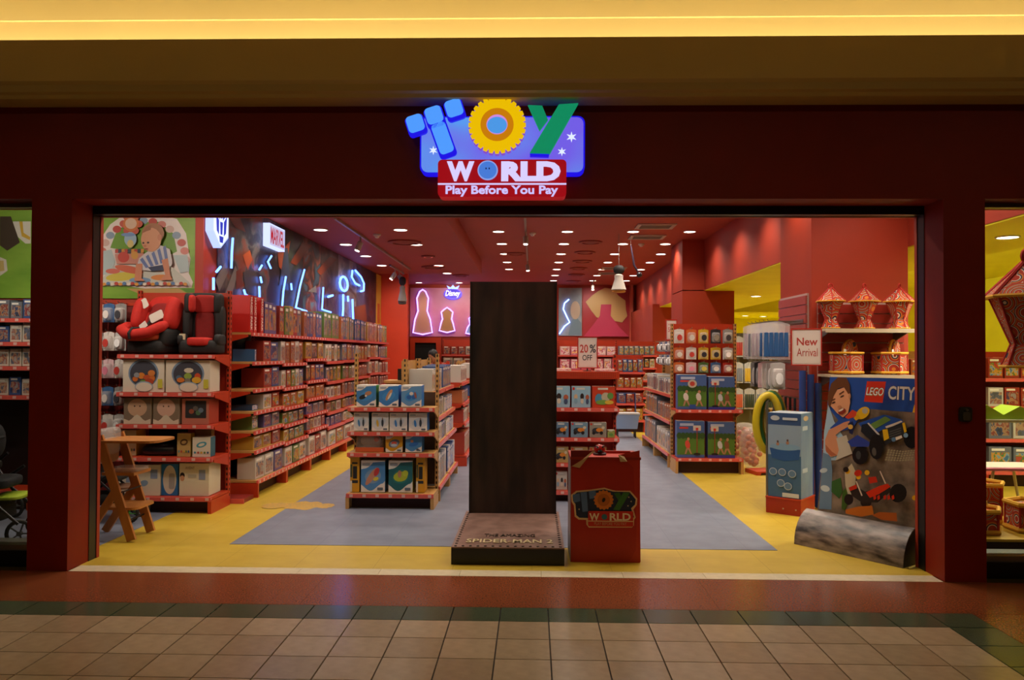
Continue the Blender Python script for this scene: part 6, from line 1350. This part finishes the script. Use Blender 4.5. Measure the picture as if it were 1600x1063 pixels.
PA(((365, 625), (420, 600), (440, 660), (420, 760), (380, 740)), '#1c2240'); EA(395, 665, 30, 28, '#c09a48')
# net and rocks
for i in range(10):
    for j in range(5): EA(850+i*36-j*8, 960+j*26-abs(i-5)*4*(1 if j < 3 else .5), 13, 9, '#8c8468', -.4)
# red buggy
EA(1060, 580, 110, 120, '#161616', .3, B6); EA(430, 660, 60, 70, '#161616', 0, B6); EA(650, 700, 70, 60, '#1a1a1a', 0, B6)
PBz(((440, 540), (530, 500), (640, 560), (960, 480), (970, 560), (800, 700), (600, 700), (480, 620)), '#22201f'); PBz(((650, 570), (820, 490), (930, 460), (965, 500), (820, 590), (700, 640)), '#b02c14'); PBz(((680, 380), (780, 370), (800, 440), (700, 460)), '#a82814')
PBz(((520, 430), (535, 428), (610, 610), (595, 618)), '#b8a898'); PBz(((825, 300), (838, 298), (910, 455), (895, 462)), '#b8a898'); PBz(((430, 510), (530, 470), (540, 520), (450, 555)), '#a82814')
for cx, cy in ((420, 305), (560, 375), (668, 320), (1275, 640)): EA(cx, cy, 32, 32, '#c09418', 0, B6)
EA(555, 325, 50, 40, '#a82814', -.3, B6); EA(400, 280, 36, 34, '#1c1816', 0, B6)
for cx in (750, 800, 880, 930, 985): PBz(((cx, 620), (cx+30, 600), (cx+38, 650), (cx+8, 670)), '#a82814')
PBz(((400, 790), (560, 750), (740, 740), (760, 850), (600, 880), (400, 840)), '#a0581c'); PBz(((740, 860), (830, 820), (1050, 830), (1060, 940), (860, 920)), '#8c481c')
# logo and title
PA(((625, 130), (850, 135), (810, 385), (590, 372)), '#b8301c')
a_, b_ = A5(608, 300), A5(830, 205); p.text('LEGO', a_[0], b_[0], a_[1], b_[1], '#c8a020', .055, .25); p.text('LEGO', a_[0], b_[0], a_[1]+.002, b_[1], '#16120c', .04, .25); p.text('LEGO', a_[0]+.003, b_[0]-.003, a_[1]+.005, b_[1]-.003, '#dcd4c4', .012, .25)
a_, b_ = A5(875, 345), A5(1205, 198); p.text('CITY', a_[0]-.003, b_[0]+.003, a_[1]-.004, b_[1]+.003, '#24303c', .05); p.text('CITY', a_[0], b_[0], a_[1], b_[1], '#b4b0a4', .02)
PA(((1165, 500), (1190, 405), (1215, 500)), '#c09a1c')
p.done('printed_picture', LP)['kind'] = 'stuff'
# curved foot
PMf = Matrix.Translation(P0) @ Matrix.Rotation(th, 4, 'Z')
arc = [(-.205, .0), (-.20, .06), (-.185, .12), (-.155, .18), (-.115, .23), (-.07, .265), (-.022, .285)]
mb = MB(); n = len(arc)
for x in (-.085, .83):
    pass
vs = [(x, y+(.0 if x < .5 else -.0), z) for x in (-.085, .87) for y, z in arc]+[(x, y+.006, max(0, z-.006)) for x in (-.085, .87) for y, z in arc]
fs = [(i, i+1, n+i+1, n+i) for i in range(n-1)]+[(2*n+i, 3*n+i, 3*n+i+1, 2*n+i+1) for i in range(n-1)]+[(i, 2*n+i, 2*n+i+1, i+1) for i in range(n-1)]+[(n+i, n+i+1, 3*n+i+1, 3*n+i) for i in range(n-1)]+[(0, n, 3*n, 2*n), (n-1, 3*n-1, 4*n-1, 2*n-1)]
mb.add(vs, fs)
ft = mb.obj('rocky_foot', mat('rock print', '#2e2622', .3, nscale=7, color2='#a09084', stretch=(.7, 1.5, 2.6)), LP, True); ft.matrix_parent_inverse = LP.matrix_world.inverted(); ft.matrix_world = PMf
for x in (-.08, .862):
    ec = MB().prism([(y+.007, max(0, z-.007)) for y, z in arc]+[(-.012, 0)], x, x+.004, 'x').obj('foot_end', M('#1a1614', .6), LP); ec.matrix_parent_inverse = LP.matrix_world.inverted(); ec.matrix_world = PMf
# ================================================================== RIGHT WINDOW
light('window_cove', 'AREA', (4.6, 1.6, 2.72), 10, (1, .86, .42), (0, 0, 0), shape='RECTANGLE', size=1., size_y=1.5)
BL_ = lantern('very large red patterned cloth lantern hanging in the right window', (4.07, .82, 1.53), .33, .97, .25)
MB().tube([(0, 0, .95), (0, 0, 1.25)], .006, 6).obj('cord', m_blk, BL_)
WP = thing('window_platform', 'low dark window platform behind the right pane', 'platform', (0, 0, 0)); B(3.3, 6, .42, 1.35, 0, .2).obj('body', m_dark, WP); B(3.3, 6, .4, 1.37, .2, .22).obj('top', M('#b8901c', .5), WP)
for i, (x, y, w_, h_, z) in enumerate(((3.55, .70, .2, .16, .2225), (4.06, .72, .21, .2, .2225), (3.82, 1.12, .2, .3, .2225))):
    drum('low round cloth drum in the right window, %s' % ('nearest the red column', 'right of the nearest', 'behind the other two')[i], (x, y, z), w_, h_, .5*i, 'cloth drums in the right window', i == 1, 1.4)
for i, (x, y, c_, nm) in enumerate(((3.55, .70, '#b8a030', 'yellow'), (3.5, 1.08, '#34508c', 'blue'))):
    o = MB().pill((0, 0, .035), .1, .07, .034, .6, .6, 14, 8).obj('soft_pouch', M(c_, .3), None, True, (x, y, .222+.191 if i == 0 else .224)); tag(o, '%s glossy pouch lying in the right window' % nm, 'pouch')
# folding chair and pink table behind
FC = thing('folding_chair', 'small white folding chair behind the right window', 'chair', (4.05, 2.3, 0), -.5)
m_w = M('#c8c0b0', .45)
MB().pill((0, .16, .62), .17, .02, .13, .4, .4).obj('backrest', m_w, FC, True); MB().pill((0, -.03, .38), .17, .16, .02, .4, .4).obj('seat', m_w, FC, True)
for s_ in (-1, 1): MB().tube([(s_*.17, .2, .7), (s_*.17, -.2, .01)], .012).obj('leg', m_w, FC); MB().tube([(s_*.15, -.15, .38), (s_*.15, .22, .01)], .012).obj('leg', m_w, FC)
TB = thing('play_table', 'small pink-topped folding table behind the right window', 'table', (4.75, 2.35, 0))
MB().prism(rrect(-.35, .35, -.25, .25, .06), .5, .525, 'z').obj('table_top', M('#c86a84', .4), TB); MB().prism(rrect(-.3, .3, -.2, .2, .05), .525, .53, 'z').obj('top_inlay', M('#c8c0b0', .4), TB)
for sx in (-1, 1):
    for sy in (-1, 1): MB().tube([(sx*.2, sy*.18, .5), (sx*.3, sy*.22, .01)], .014).obj('leg', m_w, TB)
gond('window_rack', 'shelf of mixed toys seen deep through the right window', (5.6, 4.6, 0), 0, 1.3, 1.7, [(.2, .4), (.6, .4), (1.0, .4), (1.35, .4)], m_sred, m_tan, 91, 'mixed toy box', 'right window rack', [0, 1, 3], C_mix, narrow=(4, 6))
gond('window_rack', 'tan toy shelf directly behind the folding chair in right window', (4.25, 4.6, 0), 0, 1.3, 1.7, [(.2, .4), (.6, .4), (1.0, .4), (1.35, .4)], m_tan, m_tan, 92, 'mixed toy box', 'tan window rack', [2, 1, 3], C_mix, narrow=(4, 6))
t = thing('display_ledge', 'pale ledge shelf with leaf tray across the right window', 'shelf', (4.6, 1.75, 0)); B(-.65, .65, -.2, .2, 1.02, 1.045).obj('board', M('#a8a488', .4), t)
for x in (-.6, .6): B(x-.02, x+.02, -.18, .18, 0, 1.02).obj('support', m_alu, t)
o = MB().prism([(-.3, 0), (.3, 0), (.34, .1), (.2, .05), (.05, .12), (-.1, .04), (-.25, .13), (-.36, .06)], -.15, .15).obj('leaf_tray', M('#8ca428', .4), None, False, (4.42, 1.75, 1.0465)); tag(o, 'yellow-green leaf-edged tray on the ledge in right window', 'tray')
carton(Matrix.Identity(4), 5.02, 1.68, 1.046, .26, .18, .18, '#a8283c', 4, 'red patterned box on the ledge in right window', None, 'patterned_box')
# ================================================================== HANGING ORNAMENTS
def ornament(label, px, py0, py1, y, body, topc, foot, w_):
    q0, q1 = ony(px, py0, y), ony(px, py1, y); H_ = q0.z-q1.z
    t = thing('hanging_ornament', label, 'ornament', (q0.x, y, q1.z))
    MB().tube([(0, 0, H_), (0, 0, ZC2-q1.z-.002 if px > 700 else ZC1-q1.z-.002)], .004, 5).obj('string', M('#888080', .5), t)
    MB().lathe([(w_*.8, H_*.1), (w_, H_*.12), (w_*.55, H_*.5), (w_*.6, H_*.62), (w_*.2, H_*.7)], 12).obj('cloth_bell', M(body, .7), t, True)
    MB().pill((0, 0, H_*.83), w_*.75, w_*.5, H_*.16, .8, .8, 12, 8).obj('tuft', M(topc, .7), t, True); MB().pill((0, 0, H_*.06), w_*.9, w_*.5, H_*.06, .7, .7, 12, 8).obj('foot_trim', M(foot, .6), t, True)
ornament('white hanging ornament with black tuft under the ceiling near the pink mural', 967, 414, 458, 8.0, '#c8c4bc', '#181416', '#c8842c', .13)
ornament('grey drooping ornament hanging in front of the orange wall', 629, 432, 476, 9.5, '#8c8480', '#2a2624', '#5c5450', .09)
o = thing('hanging_baton', 'dark slender baton hanging from the ceiling right of white ornament', 'ornament', ony(991, 415, 8.0)); MB().tube([(-.06, 0, .35), (0, 0, .0), (.08, 0, -.14)], [.012, .02, .012], 8).obj('stick', M('#2c2034', .5), o); MB().pill((.09, 0, -.16), .05, .05, .05, 1, 1, 10, 8).obj('knob', M('#1c1820', .4), o, True); MB().tube([(-.06, 0, .35), (-.06, 0, ZC2-o.location.z-.002)], .003, 5).obj('string', M('#888080', .5), o)
